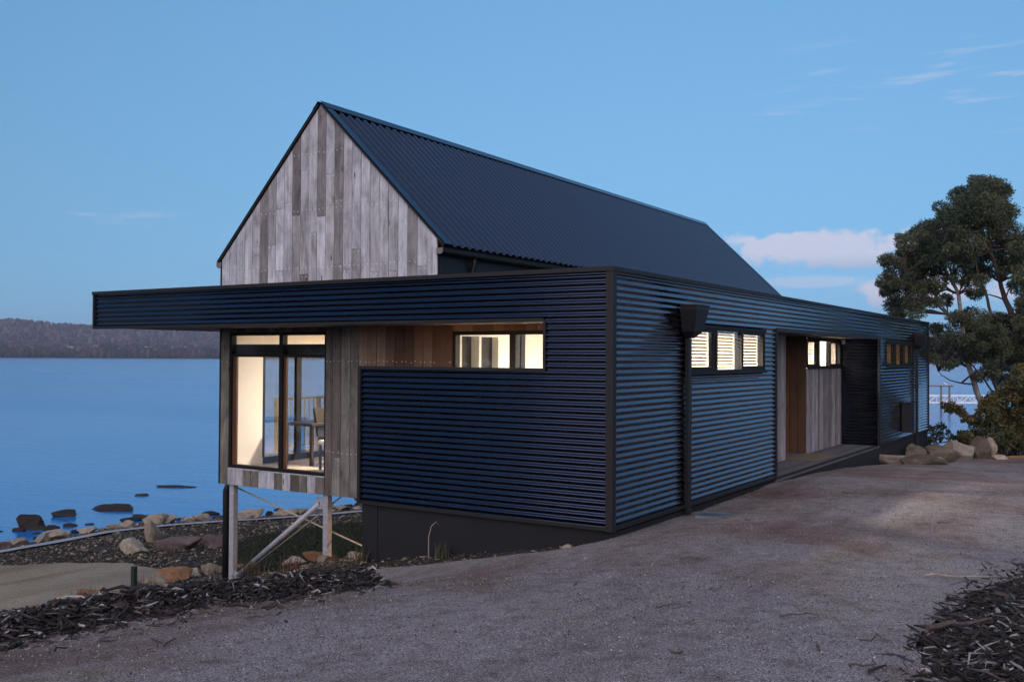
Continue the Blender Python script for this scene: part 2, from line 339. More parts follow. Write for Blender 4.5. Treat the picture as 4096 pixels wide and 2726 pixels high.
SHORE = np.array([(-3000,400),(-400,70),(-60,38),(-8,28.6),(7,26.3),(12.5,25.7),(22,22.4),(28,14),(33,3),(40,-8),(60,-32),(160,-90),(3000,-900)], float)
def seg_dist(x, y, poly, signed=False):
    best = np.full(x.shape, 1e18); sg = np.zeros(x.shape)
    for a, b in zip(poly[:-1], poly[1:]):
        d = b-a; t = np.clip(((x-a[0])*d[0]+(y-a[1])*d[1])/(d@d), 0, 1)
        q = (x-a[0]-t*d[0])**2+(y-a[1]-t*d[1])**2
        m = q < best; best = np.where(m, q, best); sg = np.where(m, np.sign((x-a[0])*d[1]-(y-a[1])*d[0]), sg)
    return (np.sqrt(best)*sg) if signed else np.sqrt(best)
BERM = np.array([(-12,2.8),(-8.5,1.95),(-6.4,1.55),(-5.3,1.45),(-3.8,1.45),(-3.1,1.4),(-2.75,1.38)], float)
RMOUND = np.array([(-5.6,-5.2),(-4.2,-4.9),(-2.4,-4.85),(-.2,-5.2),(3.5,-6.0)], float)
def height(x, y):
    x = np.asarray(x, float); y = np.asarray(y, float); sh = x.shape; x = x.ravel(); y = y.ravel(); out = np.empty(len(x))
    for i in range(0, len(x), 20000):
        X = x[i:i+20000]; Y = y[i:i+20000]
        z = _phi((X[:, None]-CP[None, :, 0])**2+(Y[:, None]-CP[None, :, 1])**2)@_W[:_n]+_W[_n]+_W[_n+1]*X+_W[_n+2]*Y
        sd = seg_dist(X, Y, SHORE, True)              # positive on the land side
        far = np.where(sd > 0, -4.2+np.minimum(sd*0.11, 5.5+sd*0.012), -4.2+np.maximum(sd*0.12, -3.5))
        r = np.hypot(X-4, Y-6); w = np.clip((r-26)/14, 0, 1); w = w*w*(3-2*w)
        z = np.clip(z, -6.5, 2.5)*(1-w)+far*w
        z = z+0.10*np.exp(-(seg_dist(X, Y, BERM)/0.34)**2)+0.06*np.exp(-(seg_dist(X, Y, RMOUND)/0.6)**2)
        out[i:i+20000] = z
    return out.reshape(sh)
def hz1(x, y): return float(height(np.array([x]), np.array([y]))[0])

# ------------------------------------------------------------------ the setting: ground sheets and water
def axis_grid(lo, hi, step, far):
    a = np.arange(lo, hi+1e-6, step); g = [hi]; s = step
    while g[-1] < far: s *= 1.35; g.append(g[-1]+s)
    h = [lo]; s = step
    while h[-1] > -far: s *= 1.35; h.append(h[-1]-s)
    return np.r_[np.array(h[1:])[::-1], a, np.array(g[1:])]
gx = axis_grid(-16, 40, 0.4, 2500); gy = axis_grid(-12, 34, 0.4, 2500)
GX, GY = np.meshgrid(gx, gy, indexing='ij'); GZ = height(GX, GY)
far_m = (np.hypot(GX-4, GY-6) < 60)
GZ = GZ+np.where(far_m, 0.03*np.array([mnoise.noise((float(a)*1.3, float(b)*1.3, 0.0)) for a, b in zip(GX.ravel(), GY.ravel())]).reshape(GX.shape), 0)
nx, ny = GX.shape; idx = np.arange(nx*ny).reshape(nx, ny)
F = np.stack([idx[:-1, :-1], idx[1:, :-1], idx[1:, 1:], idx[:-1, 1:]], -1).reshape(-1, 4)

t = NT('mulch_soil'); v = t.coord(); a = t.noise(v, 1.1, 5, 0.6); b = t.vor(v, 26); bd = t.vor(v, 26, 'F1', 'Distance')
sep = t.new('ShaderNodeSeparateColor'); t.link(b, sep.inputs[0])
c = t.ramp(sep.outputs[0], [(0.0, (0.022, 0.017, 0.014)), (0.5, (0.055, 0.043, 0.034)), (0.85, (0.11, 0.085, 0.066)), (1.0, (0.19, 0.155, 0.125))])
t.set(color=t.mix(t.math('MULTIPLY', t.math('SUBTRACT', a, 0.5, True), 1.6, True), c, (0.045, 0.05, 0.025)), rough=0.95, spec=0.2); t.bump(bd, 1.0, 0.06); M_SOIL = t.m
np_mesh('ground', np.stack([GX, GY, GZ], -1).reshape(-1, 3), F, M_SOIL, smooth=True, kind='structure', label='brown mulched soil falling from the house to the shore')

def gravel_mat(name, tones, patch, scale=150, s2=340):
    t = NT(name); v = t.coord(); c1 = t.vor(v, scale); d1 = t.vor(v, scale, 'F1', 'Distance'); c2 = t.vor(v, s2)
    s1 = t.new('ShaderNodeSeparateColor'); t.link(c1, s1.inputs[0]); sB = t.new('ShaderNodeSeparateColor'); t.link(c2, sB.inputs[0])
    col = t.mix(0.45, t.ramp(s1.outputs[0], tones), t.ramp(sB.outputs[1], tones))
    big = t.noise(v, 0.33, 5, 0.62, 0.6); big2 = t.noise(t.coord((1, 1, 1), offset=(31.0, 12.0, 4.0)), 0.55, 5, 0.65, 0.8); fine = t.noise(v, 5.0, 5, 0.7)
    for n_, (col2, lo, k) in zip((big, big2, fine), patch):
        col = t.mix(t.math('MULTIPLY', t.math('SUBTRACT', n_, lo, True), k, True), col, col2, 'MULTIPLY')
    gr_ = t.noise(v, 75, 2, 0.6); col = t.mix(1.0, col, t.ramp(gr_, [(0.34, 0.62), (0.5, 1.0), (0.68, 1.5)]), 'MULTIPLY')
    trk = t.noise(t.coord((0.16, 1.15, 1.0), offset=(3.0, 8.0, 0.0)), 1.0, 3, 0.5, 0.4)
    col = t.mix(t.math('MULTIPLY', t.math('SUBTRACT', trk, 0.5, True), 4.5, True), col, (0.70, 0.64, 0.62), 'MULTIPLY')
    t.set(color=col, rough=0.9, spec=0.35)
    t.bump(t.math('ADD', t.math('MULTIPLY', d1, -1.0), t.math('MULTIPLY', t.noise(v, 12, 4, 0.6), 0.6)), 0.9, 0.009)
    return t.m
M_GRAVEL = gravel_mat('driveway_gravel', [(0.0, (0.045, 0.034, 0.032)), (0.25, (0.145, 0.115, 0.108)), (0.5, (0.275, 0.232, 0.222)), (0.8, (0.45, 0.40, 0.39)), (1.0, (0.72, 0.67, 0.66))],
                      [((0.66, 0.50, 0.43), 0.46, 5.0), ((0.80, 0.78, 0.58), 0.54, 6.0), ((0.55, 0.49, 0.47), 0.47, 4.0)])
M_YARD = gravel_mat('yard_gravel', [(0.0, (0.15, 0.11, 0.07)), (0.5, (0.30, 0.24, 0.165)), (1.0, (0.46, 0.385, 0.285))],
                    [((0.82, 0.78, 0.66), 0.45, 3.0), ((0.86, 0.84, 0.72), 0.5, 3.0), ((0.8, 0.76, 0.7), 0.48, 2.0)], 60, 150)
def inside(x, y, poly):
    c = np.zeros(x.shape, bool); n = len(poly)
    for i in range(n):
        x0, y0 = poly[i]; x1, y1 = poly[(i+1) % n]
        if y0 == y1: continue
        c ^= ((y0 > y) != (y1 > y)) & (x < (x1-x0)*(y-y0)/(y1-y0)+x0)
    return c
def ragged(poly, step, amp, seed):
    r = np.random.default_rng(seed); out = []
    for a, b in zip(poly, poly[1:]+poly[:1]):
        a = np.array(a, float); b = np.array(b, float); L = np.linalg.norm(b-a); n = max(1, int(L/step))
        nrm = np.array([-(b-a)[1], (b-a)[0]])/max(L, 1e-6)
        for i in range(n): out.append(a+(b-a)*i/n+nrm*(r.normal(0, amp) if i else 0))
    return np.array(out)
def sheet(name, poly, step, mat, lift, bump=0.012, kind='structure', seed=1, rag=(0.3, 0.05), **kw):
    P = ragged(poly, rag[0], rag[1], seed); lo = P.min(0)-step; hi = P.max(0)+step
    X, Y = np.meshgrid(np.arange(lo[0], hi[0], step), np.arange(lo[1], hi[1], step), indexing='ij')
    ins = inside(X, Y, P); nx, ny = X.shape; idx = np.arange(nx*ny).reshape(nx, ny)
    F = np.stack([idx[:-1, :-1], idx[1:, :-1], idx[1:, 1:], idx[:-1, 1:]], -1).reshape(-1, 4)
    F = F[ins.ravel()[F].any(1)]; used = np.unique(F); x = X.ravel()[used].copy(); y = Y.ravel()[used].copy(); o = ~ins.ravel()[used]
    ox, oy = x[o], y[o]; best = np.full(ox.shape, 1e18); bx = ox.copy(); by = oy.copy()
    for a, b in zip(P, np.roll(P, -1, 0)):
        d = b-a; tt = np.clip(((ox-a[0])*d[0]+(oy-a[1])*d[1])/max(d@d, 1e-9), 0, 1); qx = a[0]+tt*d[0]; qy = a[1]+tt*d[1]
        q = (ox-qx)**2+(oy-qy)**2; m = q < best; best = np.where(m, q, best); bx = np.where(m, qx, bx); by = np.where(m, qy, by)
    x[o] = bx; y[o] = by
    z = height(x, y)+lift+bump*np.array([mnoise.fractal((float(a)*0.9, float(b)*0.9, seed*3.1), 1.0, 2.0, 4) for a, b in zip(x, y)])
    rm = np.full(nx*ny, -1); rm[used] = np.arange(len(used))
    return np_mesh(name, np.c_[x, y, z], rm[F], mat, smooth=True, kind=kind, **kw)
DRIVE = [(-16,-12),(-16,3.6),(-12,2.45),(-8.5,1.6),(-6.4,1.27),(-5.8,1.2),(-4.2,1.15),(-3.0,1.12),(-2.4,1.25),(-2.3,2.0),(-1.5,4.0),(-0.95,3.6),(-0.75,2.4),(-0.6,1.2),(-0.42,0.25),(-0.1,0.02),(0.3,0.03),(6,0.03),(13,0.03),(14.2,-0.4),(16.5,-0.9),(19.0,-1.5),(20.5,-3.2),(22,-6),(20,-9),(12,-8.5),(3.5,-5.2),(-0.4,-4.45),(-2.4,-4.1),(-3.8,-4.05),(-4.8,-4.3),(-5.4,-5.4),(-6.5,-8),(-9,-12)]
sheet('gravel_driveway', DRIVE, 0.17, M_GRAVEL, 0.045, 0.014, seed=3, label='pale gravel driveway strewn with twigs before the dark house')
YARD = [(-6,16.2),(-2,15.2),(1.5,14.6),(3.0,14.2),(4.6,14.0),(5.9,15.0),(6.6,16.4),(6.6,18.2),(5.6,19.7),(4.4,21.0),(1.0,22.0),(-4,22.6),(-7,21.5)]
sheet('gravel_yard', YARD, 0.35, M_YARD, 0.03, 0.02, seed=5, label='tan gravel yard below the slope near the shore')
t = NT('lawn_turf'); v = t.coord(); a = t.noise(v, 1.7, 6, 0.65); b = t.noise(t.coord((20, 20, 20)), 1.6, 3, 0.7)
t.set(color=t.mix(t.math('MULTIPLY', b, 0.7), t.ramp(a, [(0.3, (0.014, 0.022, 0.008)), (0.7, (0.036, 0.045, 0.016))]), (0.06, 0.055, 0.024)), rough=0.9, spec=0.2); t.bump(b, 0.9, 0.05); M_LAWN = t.m
LAWN = [(6.6,14.9),(7.4,12.9),(8.2,11.6),(10.5,9.6),(14,9),(18,10),(19.5,14),(17.5,16.2),(14.5,17.6),(11.5,18.2),(9.5,17.4),(8.2,16.2)]
sheet('lawn', LAWN, 0.4, M_LAWN, 0.03, 0.03, seed=6, label='dark green lawn sloping down behind the steel posts')
rg = np.random.default_rng(4); LP_ = np.array(LAWN); P_ = rg.uniform(LP_.min(0), LP_.max(0), (60000, 2)); P_ = P_[inside(P_[:, 0], P_[:, 1], LP_)]
hb = rg.uniform(0.03, 0.10, len(P_)); ab = rg.uniform(0, 6.28, len(P_)); zb_ = height(P_[:, 0], P_[:, 1])+0.04; wv_ = np.c_[np.cos(ab), np.sin(ab), 0*ab]*0.012
B0 = np.c_[P_, zb_]; TP = B0+np.c_[rg.normal(0, .03, (len(P_), 2)), hb]; GV = np.stack([B0-wv_, B0+wv_, TP], 1).reshape(-1, 3)
gcol = np.array([(0.024, 0.034, 0.012), (0.034, 0.044, 0.016), (0.05, 0.05, 0.02), (0.018, 0.026, 0.010)])[rg.integers(0, 4, len(P_))]
np_mesh('lawn_grass', GV, np.arange(3*len(P_)).reshape(-1, 3), M_LEAF, col=np.repeat(gcol, 3, 0), kind='stuff', label='short rough grass blades on the sloping lawn')
PATH_C = np.array([(-30,26.5),(-12,25.4),(-2,24.5),(6.1,23.3),(9.95,23.45),(13.2,22.1),(18,19.45),(22,16.6),(26,12)], float)
pl, pr = [], []
for i in range(len(PATH_C)):
    d = PATH_C[min(i+1, len(PATH_C)-1)]-PATH_C[max(i-1, 0)]; d /= np.linalg.norm(d); nrm = np.array([-d[1], d[0]])
    pl.append(tuple(PATH_C[i]+nrm*0.34)); pr.append(tuple(PATH_C[i]-nrm*0.34))
M_PATH = grainy('pale_path_gravel', (0.33, 0.32, 0.33), 0.9, 0.2, 6, bump=0.3)
sheet('footpath', pl+pr[::-1], 0.3, M_PATH, 0.06, 0.01, seed=8, rag=(0.5, 0.02), label='pale narrow footpath following the rocky shore')

t = NT('lake_water'); v = t.coord((0.10, 0.10, 1)); vr = t.coord((1, 1, 1))
mpr = t.new('ShaderNodeMapping'); mpr.inputs['Rotation'].default_value = (0, 0, -YAW); mpr.inputs['Scale'].default_value = (1.0, 0.30, 1)
t.link(vr, mpr.inputs['Vector'])
w1 = t.noise(mpr.outputs[0], 1.6, 3, 0.55); w2 = t.noise(mpr.outputs[0], 0.16, 3, 0.5); w3 = t.noise(mpr.outputs[0], 0.022, 4, 0.6)
mp4 = t.new('ShaderNodeMapping'); mp4.inputs['Rotation'].default_value = (0, 0, -YAW); mp4.inputs['Scale'].default_value = (0.035, 0.0028, 1); t.link(vr, mp4.inputs['Vector'])
w4 = t.ramp(t.noise(mp4.outputs[0], 1.0, 4, 0.6), [(0.36, 0.35), (0.62, 1.0)])
t.set(color=(0.01, 0.165, 0.46), rough=t.math('ADD', t.math('MULTIPLY', w3, 0.14), 0.10), ior=1.333)
t.bump(t.math('MULTIPLY', w4, t.math('ADD', t.math('MULTIPLY', w1, 0.35), w2)), 0.9, 0.18); M_WATER = t.m
wv = MB(); wv.add([(-6000,-6000,WATER_Z),(6000,-6000,WATER_Z),(6000,6000,WATER_Z),(-6000,6000,WATER_Z)], [(0,1,2,3)])
wv.build('lake', M_WATER, kind='structure', label='calm blue lake reaching to the wooded hills')

# ------------------------------------------------------------------ the house
ZT, ZF, ZO = 3.084, 2.47, 1.862       # parapet top, fascia bottom, top of the screen wall
XG = 1.2                              # plane of the gable wall
YL, YR = 8.06, 3.45                   # gable wall ends
AY, AZ = 5.79, 6.05                   # roof apex
house = empty('lakeside_house', (0, 0, 0), 'dark corrugated steel house with grey timber gable beside the lake', 'house')
WAVE = 0.0762
def corrugated(name, axis, plane, a0, a1, z0, z1, out, mat=M_CLAD, parent=house, step=0.5, amp=0.0108):
    """horizontal corrugations; axis = direction of run (0: X, 1: Y); out = sign of the outward normal"""
    zs = [z0]; k = math.ceil(z0/(WAVE/8)+1e-6)
    while k*WAVE/8 < z1-1e-6: zs.append(k*WAVE/8); k += 1
    zs.append(z1); n = max(1, round((a1-a0)/step)); us = [a0+(a1-a0)*i/n for i in range(n+1)]
    V = []; F = []
    for i, u in enumerate(us):
        for z in zs:
            off = amp*math.cos(2*math.pi*z/WAVE)
            if 0 < i < n: off += 0.0016*mnoise.noise((u*1.1, z*0.8, axis*9.0+plane))
            o = plane+out*(off+amp)
            V.append((u, o, z) if axis == 0 else (o, u, z))
    m = len(zs)
    for i in range(n):
        for j in range(m-1):
            q = (i*m+j, (i+1)*m+j, (i+1)*m+j+1, i*m+j+1); F.append(q if (axis == 0) == (out < 0) else q[::-1])
    mb = MB(); mb.add(V, F); return mb.build(name, mat, parent, smooth=True)
def screws(axis, plane, out, spans):
    """dark screw heads on the crests, too small to pick apart: one part"""
    mb = MB()
    for a0, a1, z0, z1 in spans:
        u = a0
        while u <= a1:
            k = math.ceil(z0/WAVE)
            while k*WAVE < z1:
                if k % 2 == 0:
                    z = k*WAVE; o0 = plane+out*0.0205; o1 = plane+out*0.028; r = 0.0075
                    ring = [(r*math.cos(i*math.pi/3), r*math.sin(i*math.pi/3)) for i in range(6)]
                    mb.prism([(u+p[0], z+p[1]) for p in ring] , 1 if axis == 0 else 0, min(o0, o1), max(o0, o1))
                k += 1
            u += 0.9
    return mb.build('screw_heads', M_SCREW, house, kind='stuff')
# left front (plane X=0) : fascia / canopy edge, solid end, low screen wall
corrugated('fascia_cladding', 1, 0.0, 0.055, 9.86, ZF+0.02, 3.035, -1)
corrugated('end_cladding', 1, 0.0, 0.055, 0.905, 0.03, ZF+0.02, -1)
corrugated('screen_cladding', 1, 0.0, 0.905, 3.845, 0.03, ZO-0.02, -1)
screws(1, 0.0, -1, [(0.55, 9.6, 2.52, 3.0), (0.95, 3.7, 0.08, 1.8)])
def part(name, mat, *boxes, bevel=0.0, parent=None):
    mb = MB()
    for b in boxes:
        if bevel: mb.bbox(*b, b=bevel)
        else: mb.box(*b)
    return mb.build(name, mat, parent or house)
part('fascia_trim', M_TRIM, (-0.032, 0.03, 0.92, 9.90, ZF-0.024, ZF+0.022), bevel=0.003)
part('fascia_end_trim', M_TRIM, (-0.034, 0.02, 9.862, 9.902, ZF+0.024, 3.03), bevel=0.003)
part('opening_trim', M_TRIM, (-0.034, 0.12, 0.888, 0.922, ZO-0.022, ZF+0.0), bevel=0.003)
part('screen_top_trim', M_TRIM, (-0.033, 0.115, 0.925, 3.89, ZO-0.024, ZO+0.016), bevel=0.003)
part('screen_end_trim', M_TRIM, (-0.035, 0.115, 3.846, 3.893, -0.012, ZO-0.026), bevel=0.003)
part('base_flashing', M_TRIM, (-0.026, 0.0, 0.06, 3.845, -0.012, 0.028))
part('screen_wall', M_BACK, (0.004, 0.11, 0.06, 3.86, 0.0, ZO-0.03))
part('corner_flashing', M_TRIM, (-0.030, -0.006, -0.030, 0.062, -0.02, 3.05), (-0.006, 0.066, -0.030, -0.006, -0.02, 3.05))
part('parapet_cap', M_TRIM, (-0.042, 0.10, -0.042, 9.912, 3.032, ZT), (0.10, 20.39, -0.042, 0.10, 3.032, ZT-0.002))
# canopy body: soffit under, flat roof above
part('canopy_soffit', M_SOFFIT, (0.03, XG-0.03, 0.10, 9.88, ZF-0.004, ZF+0.012), (XG-0.03, 4.6, YL+0.06, 9.88, ZF-0.005, ZF+0.012))
part('canopy_roof', M_TRIM, (0.03, XG-0.04, 0.10, 9.88, 2.80, 2.86), (XG-0.04, 4.6, YL+0.06, 9.88, 2.80, 2.862), (0.0035, 0.03, 0.10, 9.86, ZF+0.014, 3.03), (0.03, 4.6, 9.86, 9.895, ZF+0.014, 3.03))
part('flat_roof', M_ROOF, (XG, 20.3, 0.10, YR-0.01, 2.78, 2.84))
# right face (plane Y=0)
W1 = (2.22, 5.50, 1.80, 2.46); W2 = (14.66, 17.90, 1.82, 2.44); PX0, PX1, PZ = 6.10, 13.98, 2.50
F0 = 0.016
for nm, x0, x1, z0, z1 in (('parapet_cladding', 0.06, 20.3, 2.53, 3.035), ('wall_cladding', 0.06, W1[0], 0.03, 2.53), ('wall_cladding', W1[0], W1[1], 0.03, W1[2]), ('wall_cladding', W1[0], W1[1], W1[3], 2.53),
                           ('wall_cladding', W1[1], PX0, 0.03, 2.53), ('wall_cladding', PX1, W2[0], 0.0, 2.53), ('wall_cladding', W2[0], W2[1], 0.0, W2[2]), ('wall_cladding', W2[0], W2[1], W2[3], 2.53), ('wall_cladding', W2[1], 20.3, 0.0, 2.53)):
    corrugated(nm, 0, 0.0, x0, x1, z0, z1, -1)
screws(0, 0.0, -1, [(0.6, 20.0, 2.56, 3.0), (0.6, 2.0, 0.08, 2.4), (2.5, 5.4, 0.08, 1.7), (14.9, 20.0, 0.08, 1.7)])
part('base_flashing', M_TRIM, (0.07, PX0, -0.028, 0.0, -0.012, 0.028)); part('base_flashing', M_TRIM, (PX1, 20.33, -0.028, 0.0, -0.04, -0.002))
part('far_corner_flashing', M_TRIM, (20.302, 20.37, -0.03, 0.06, -0.05, 3.03))
part('porch_lintel', M_TRIM, (PX0+0.002, PX1, -0.036, 0.03, PZ-0.035, 2.532), bevel=0.003)
part('porch_jamb', M_TRIM, (PX0-0.012, PX0+0.042, -0.034, 0.03, -0.03, PZ-0.037), bevel=0.003)
part('porch_jamb', M_TRIM, (PX1-0.035, PX1+0.02, -0.034, 0.03, -0.05, PZ-0.037), bevel=0.003)
part('wall_backing', M_BACK, (0.07, PX0, 0.012, 0.10, 0.0, W1[2]-0.02), (0.07, W1[0]-0.01, 0.012, 0.10, W1[2]-0.02, 2.53), (W1[1]+0.01, PX0, 0.012, 0.10, W1[2]-0.02, 2.53),
     (PX1+0.02, 20.3, 0.012, 0.10, -0.05, W2[2]-0.02), (PX1+0.02, W2[0]-0.01, 0.012, 0.10, W2[2]-0.02, 2.53), (W2[1]+0.01, 20.3, 0.012, 0.10, W2[2]-0.02, 2.53), (0.07, 20.3, 0.012, 0.098, 2.535, 3.03))
part('plinth', M_PLINTH, (0.030, 20.33, 0.010, 0.12, -2.2, -0.045)); part('plinth', M_PLINTH, (0.028, 0.16, 0.122, 3.80, -2.2, -0.013), (0.012, 0.16, 3.56, 3.83, -2.2, -0.0135))
part('plinth', M_PLINTH, (0.16, 20.3, 3.62, 3.80, -3.6, -0.2)); part('rear_wall', M_BACK, (20.2, 20.3, 0.12, 8.0, -0.05, 2.9))
# ---- porch
DZ = -0.05; YP = 0.90; XA, XB = 9.55, 11.05
end = corrugated('porch_end_cladding', 1, PX1, 0.03, YP+0.02, DZ, PZ, -1)
for i in range(8):
    part('deck_plank', M_DECK, (PX0+0.01, PX1-0.003, -0.02+i*0.1165, -0.02+i*0.1165+0.111, DZ-0.03, DZ-0.0005*(i % 3)), bevel=0.002)
for i in range(9):
    part('deck_plank', M_DECK, (XA+0.01, XB-0.01, YP+0.016+i*0.1165, YP+0.127+i*0.1165, DZ-0.03, DZ-0.0005*(i % 3)), bevel=0.002)
part('deck_bearer', M_PLINTH, (PX0, PX1, -0.008, 0.008, -0.32, DZ-0.032))
part('porch_soffit', M_SOFFIT, (PX0, PX1, 0.032, YP-0.025, PZ-0.012, PZ+0.01), (XA, XB, YP-0.025, 2.05, PZ-0.012, PZ+0.01))
part('porch_return', M_BACK, (PX0-0.005, PX0+0.03, 0.035, YP, DZ, PZ-0.014))
def boards_x(x0, x1, y, z0, z1, w, mat, gap=0.006, parent=house, thick=0.022, split=0.0, rr=random):
    """vertical boards on a wall facing -Y"""
    n = max(1, round((x1-x0)/w)); w = (x1-x0)/n
    for i in range(n):
        zz = [z0, z1]
        if split and rr.random() < split: zz = [z0, z0+(z1-z0)*rr.uniform(.25, .8), z1]
        for a, b in zip(zz[:-1], zz[1:]):
            j = rr.uniform(0, .004); part('board', mat, (x0+i*w+gap/2, x0+(i+1)*w-gap/2, y-thick-j, y-0.001, a+(0.002 if a > z0 else 0), b-(0.002 if b < z1 else 0)), bevel=0.002, parent=parent)
PW = (11.09, 13.96, 1.80, 2.45)
porch_wall = part('porch_back_wall', M_BACK, (PX0+0.03, XA, YP, YP+0.08, DZ, PZ), (XB, PX1, YP, YP+0.08, DZ, PW[2]-0.01), (XB, PX1, YP, YP+0.08, PW[3]+0.01, PZ))
boards_x(PX0+0.032, XA, YP, DZ, PZ-0.014, 0.155, M_WPORCH, parent=porch_wall)
boards_x(XB, PX1-0.002, YP, DZ, PW[2]-0.012, 0.148, M_WPORCH, parent=porch_wall)
boards_x(XB, PX1-0.002, YP, PW[3]+0.012, PZ-0.014, 0.148, M_WPORCH, parent=porch_wall)
alc = part('alcove_wall', M_BACK, (XB, XB+0.08, YP+0.09, 2.05, DZ, PZ), (XA-0.08, XA, YP+0.09, 2.05, DZ, PZ), (XA, XB, 2.05, 2.1, DZ, PZ))
for i in range(6):
    y0 = YP-0.021+i*0.19; part('board', M_WORANGE, (XB-0.022, XB-0.001, y0+0.003, y0+0.187, DZ, PZ-0.014), bevel=0.002, parent=alc)
for i in range(6):
    y0 = YP-0.021+i*0.19; part('board', M_WPORCH, (XA+0.001, XA+0.022, y0+0.003, y0+0.187, DZ, PZ-0.014), bevel=0.002, parent=alc)
part('entry_door', M_WORANGE, (XA+0.05, XB-0.05, 2.0, 2.045, DZ, 2.2), bevel=0.004)
# ---- gable wall of vertical boards, lower wall of the same plane
gable = part('gable_wall', M_BACK, (XG+0.001, XG+0.06, YR+0.01, YL-0.01, 2.6, 3.62)); gw = MB()
gw.prism([(YR+0.02, 3.62), (YL-0.02, 3.62), (AY, AZ-0.10)], 0, XG+0.001, XG+0.06); gw.build('gable_backing', M_BACK, gable)
def roof_z(y): return AZ-(AY-y)*(AZ-3.655)/(AY-3.32) if y < AY else AZ-(y-AY)*(AZ-3.64)/(8.10-AY)
NB = 25; bw = (YL-YR)/NB; brnd = random.Random(5); nails = MB()
def nail(y, z, x):
    ring = [(0.0075*math.cos(i*math.pi/3), 0.0075*math.sin(i*math.pi/3)) for i in range(6)]
    nails.prism([(y+p[0], z+p[1]) for p in ring], 0, x-0.0035, x+0.002)
for i in range(NB):
    ya, yb = YR+i*bw+0.0045, YR+(i+1)*bw-0.0045; top = min(roof_z(ya), roof_z(yb))-0.05
    cuts = [2.6]; z = 2.6+brnd.uniform(0.7, 2.6)
    while z < top-0.35: cuts.append(z); z += brnd.uniform(0.8, 2.4)
    cuts.append(None)
    for a, b in zip(cuts[:-1], cuts[1:]):
        x0 = XG-0.021-brnd.uniform(0, .005); a2 = a+(0.002 if a > 2.6 else 0)
        if b is None:
            poly = [(ya, a2), (yb, a2), (yb, roof_z(yb)-0.045), (ya, roof_z(ya)-0.045)]
            if ya < AY < yb: poly = poly[:3]+[(AY, AZ-0.045)]+poly[3:]
        else: poly = [(ya, a2), (yb, a2), (yb, b-0.002), (ya, b-0.002)]
        m = MB(); m.prism(poly, 0, x0, XG); m.build('board', M_WGREY, gable)
        if b is not None:
            for yy in (ya+0.04, yb-0.04): nail(yy, b-0.04, XG-0.026)
    for zz in (3.42, 4.35, 5.25):
        if zz < top-0.1:
            for yy in (ya+0.04, yb-0.04): nail(yy+brnd.uniform(-.008, .008), zz+brnd.uniform(-.012, .012), XG-0.026)
# lower timber wall: Y 0.1 .. YL, big window and bathroom window openings
BW = (5.64, 7.86, 0.115, 2.395); HW = (1.20, 3.165, 1.55, 2.375); ZB0, ZB1 = -0.178, ZF-0.006
lower = part('timber_front_wall', M_BACK, (XG+0.001, XG+0.09, 0.1, HW[0], ZB0, 2.6), (XG+0.001, XG+0.09, HW[0], HW[1], ZB0, HW[2]), (XG+0.001, XG+0.09, HW[0], HW[1], HW[3], 2.6), (XG+0.001, XG+0.09, HW[1], BW[0], ZB0, 2.6),
             (XG+0.001, XG+0.09, BW[0], BW[1], ZB0, BW[2]), (XG+0.001, XG+0.09, BW[0], BW[1], BW[3], 2.6), (XG+0.001, XG+0.09, BW[1], YL, ZB0, 2.6))
def lower_board(ya, yb, z0, z1, mat, thick=0.021):
    part('board', mat, (XG-thick-brnd.uniform(0, .005), XG, ya, yb, z0, z1), bevel=0.002, parent=lower)
def lower_nails(ya, yb, zz):
    for z in zz:
        for yy in (ya+0.035, yb-0.035): nail(yy, z+brnd.uniform(-.015, .015), XG-0.027)
lower_board(BW[1]+0.004, YL, ZB0, ZB1, M_WBROWN); lower_nails(BW[1], YL, [1.9])
n = 12; w_ = (BW[1]-BW[0])/n
for i in range(n): lower_board(BW[0]+i*w_+0.004, BW[0]+(i+1)*w_-0.004, ZB0, BW[2]-0.022, M_WBROWN if i in (0, 2, 3, 5, 8, 9) else M_WGREY, 0.03)
part('sill_cap', M_WGREY, (XG-0.036, XG+0.02, BW[0], BW[1]+0.001, BW[2]-0.021, BW[2]-0.006), parent=lower)
for i in range(n): lower_board(BW[0]+i*w_+0.003, BW[0]+(i+1)*w_-0.003, BW[3]+0.004, ZB1, M_WWARM)
ys = [BW[0]-0.003, 5.494, 5.313, 5.122, 4.943]
while ys[-1]-0.178 > HW[1]: ys.append(ys[-1]-0.178)
ys[-1] = HW[1]+0.002
for k, (b, a) in enumerate(zip(ys[:-1], ys[1:])):
    zs_ = [ZB0, ZB1]
    if brnd.random() < 0.55: zs_ = [ZB0, brnd.uniform(0.4, 2.1), ZB1]
    for q0, q1 in zip(zs_[:-1], zs_[1:]): lower_board(a+0.0045, b-0.0045, q0+(0.002 if q0 > ZB0 else 0), q1-(0.002 if q1 < ZB1 else 0), M_WBROWN if k < 4 else M_WWARM)
    lower_nails(a, b, [1.93, 0.5])
y = HW[1]
while y > HW[0]+0.05:
    y2 = max(HW[0], y-0.178); lower_board(y2+0.003, y-0.003, HW[3]+0.004, ZB1, M_WWARM); lower_board(y2+0.003, y-0.003, ZB0, HW[2]-0.004, M_WWARM); y = y2
lower_board(0.12, 0.65, ZB0, ZB1, M_WWARM); lower_board(0.656, HW[0]-0.003, ZB0, ZB1, M_WWARM)
nails.build('nail_heads', M_NAIL, house, kind='stuff')
part('side_corner_trim', M_PIPE, (XG-0.03, XG+0.10, YL+0.001, YL+0.03, ZB0, 3.6))
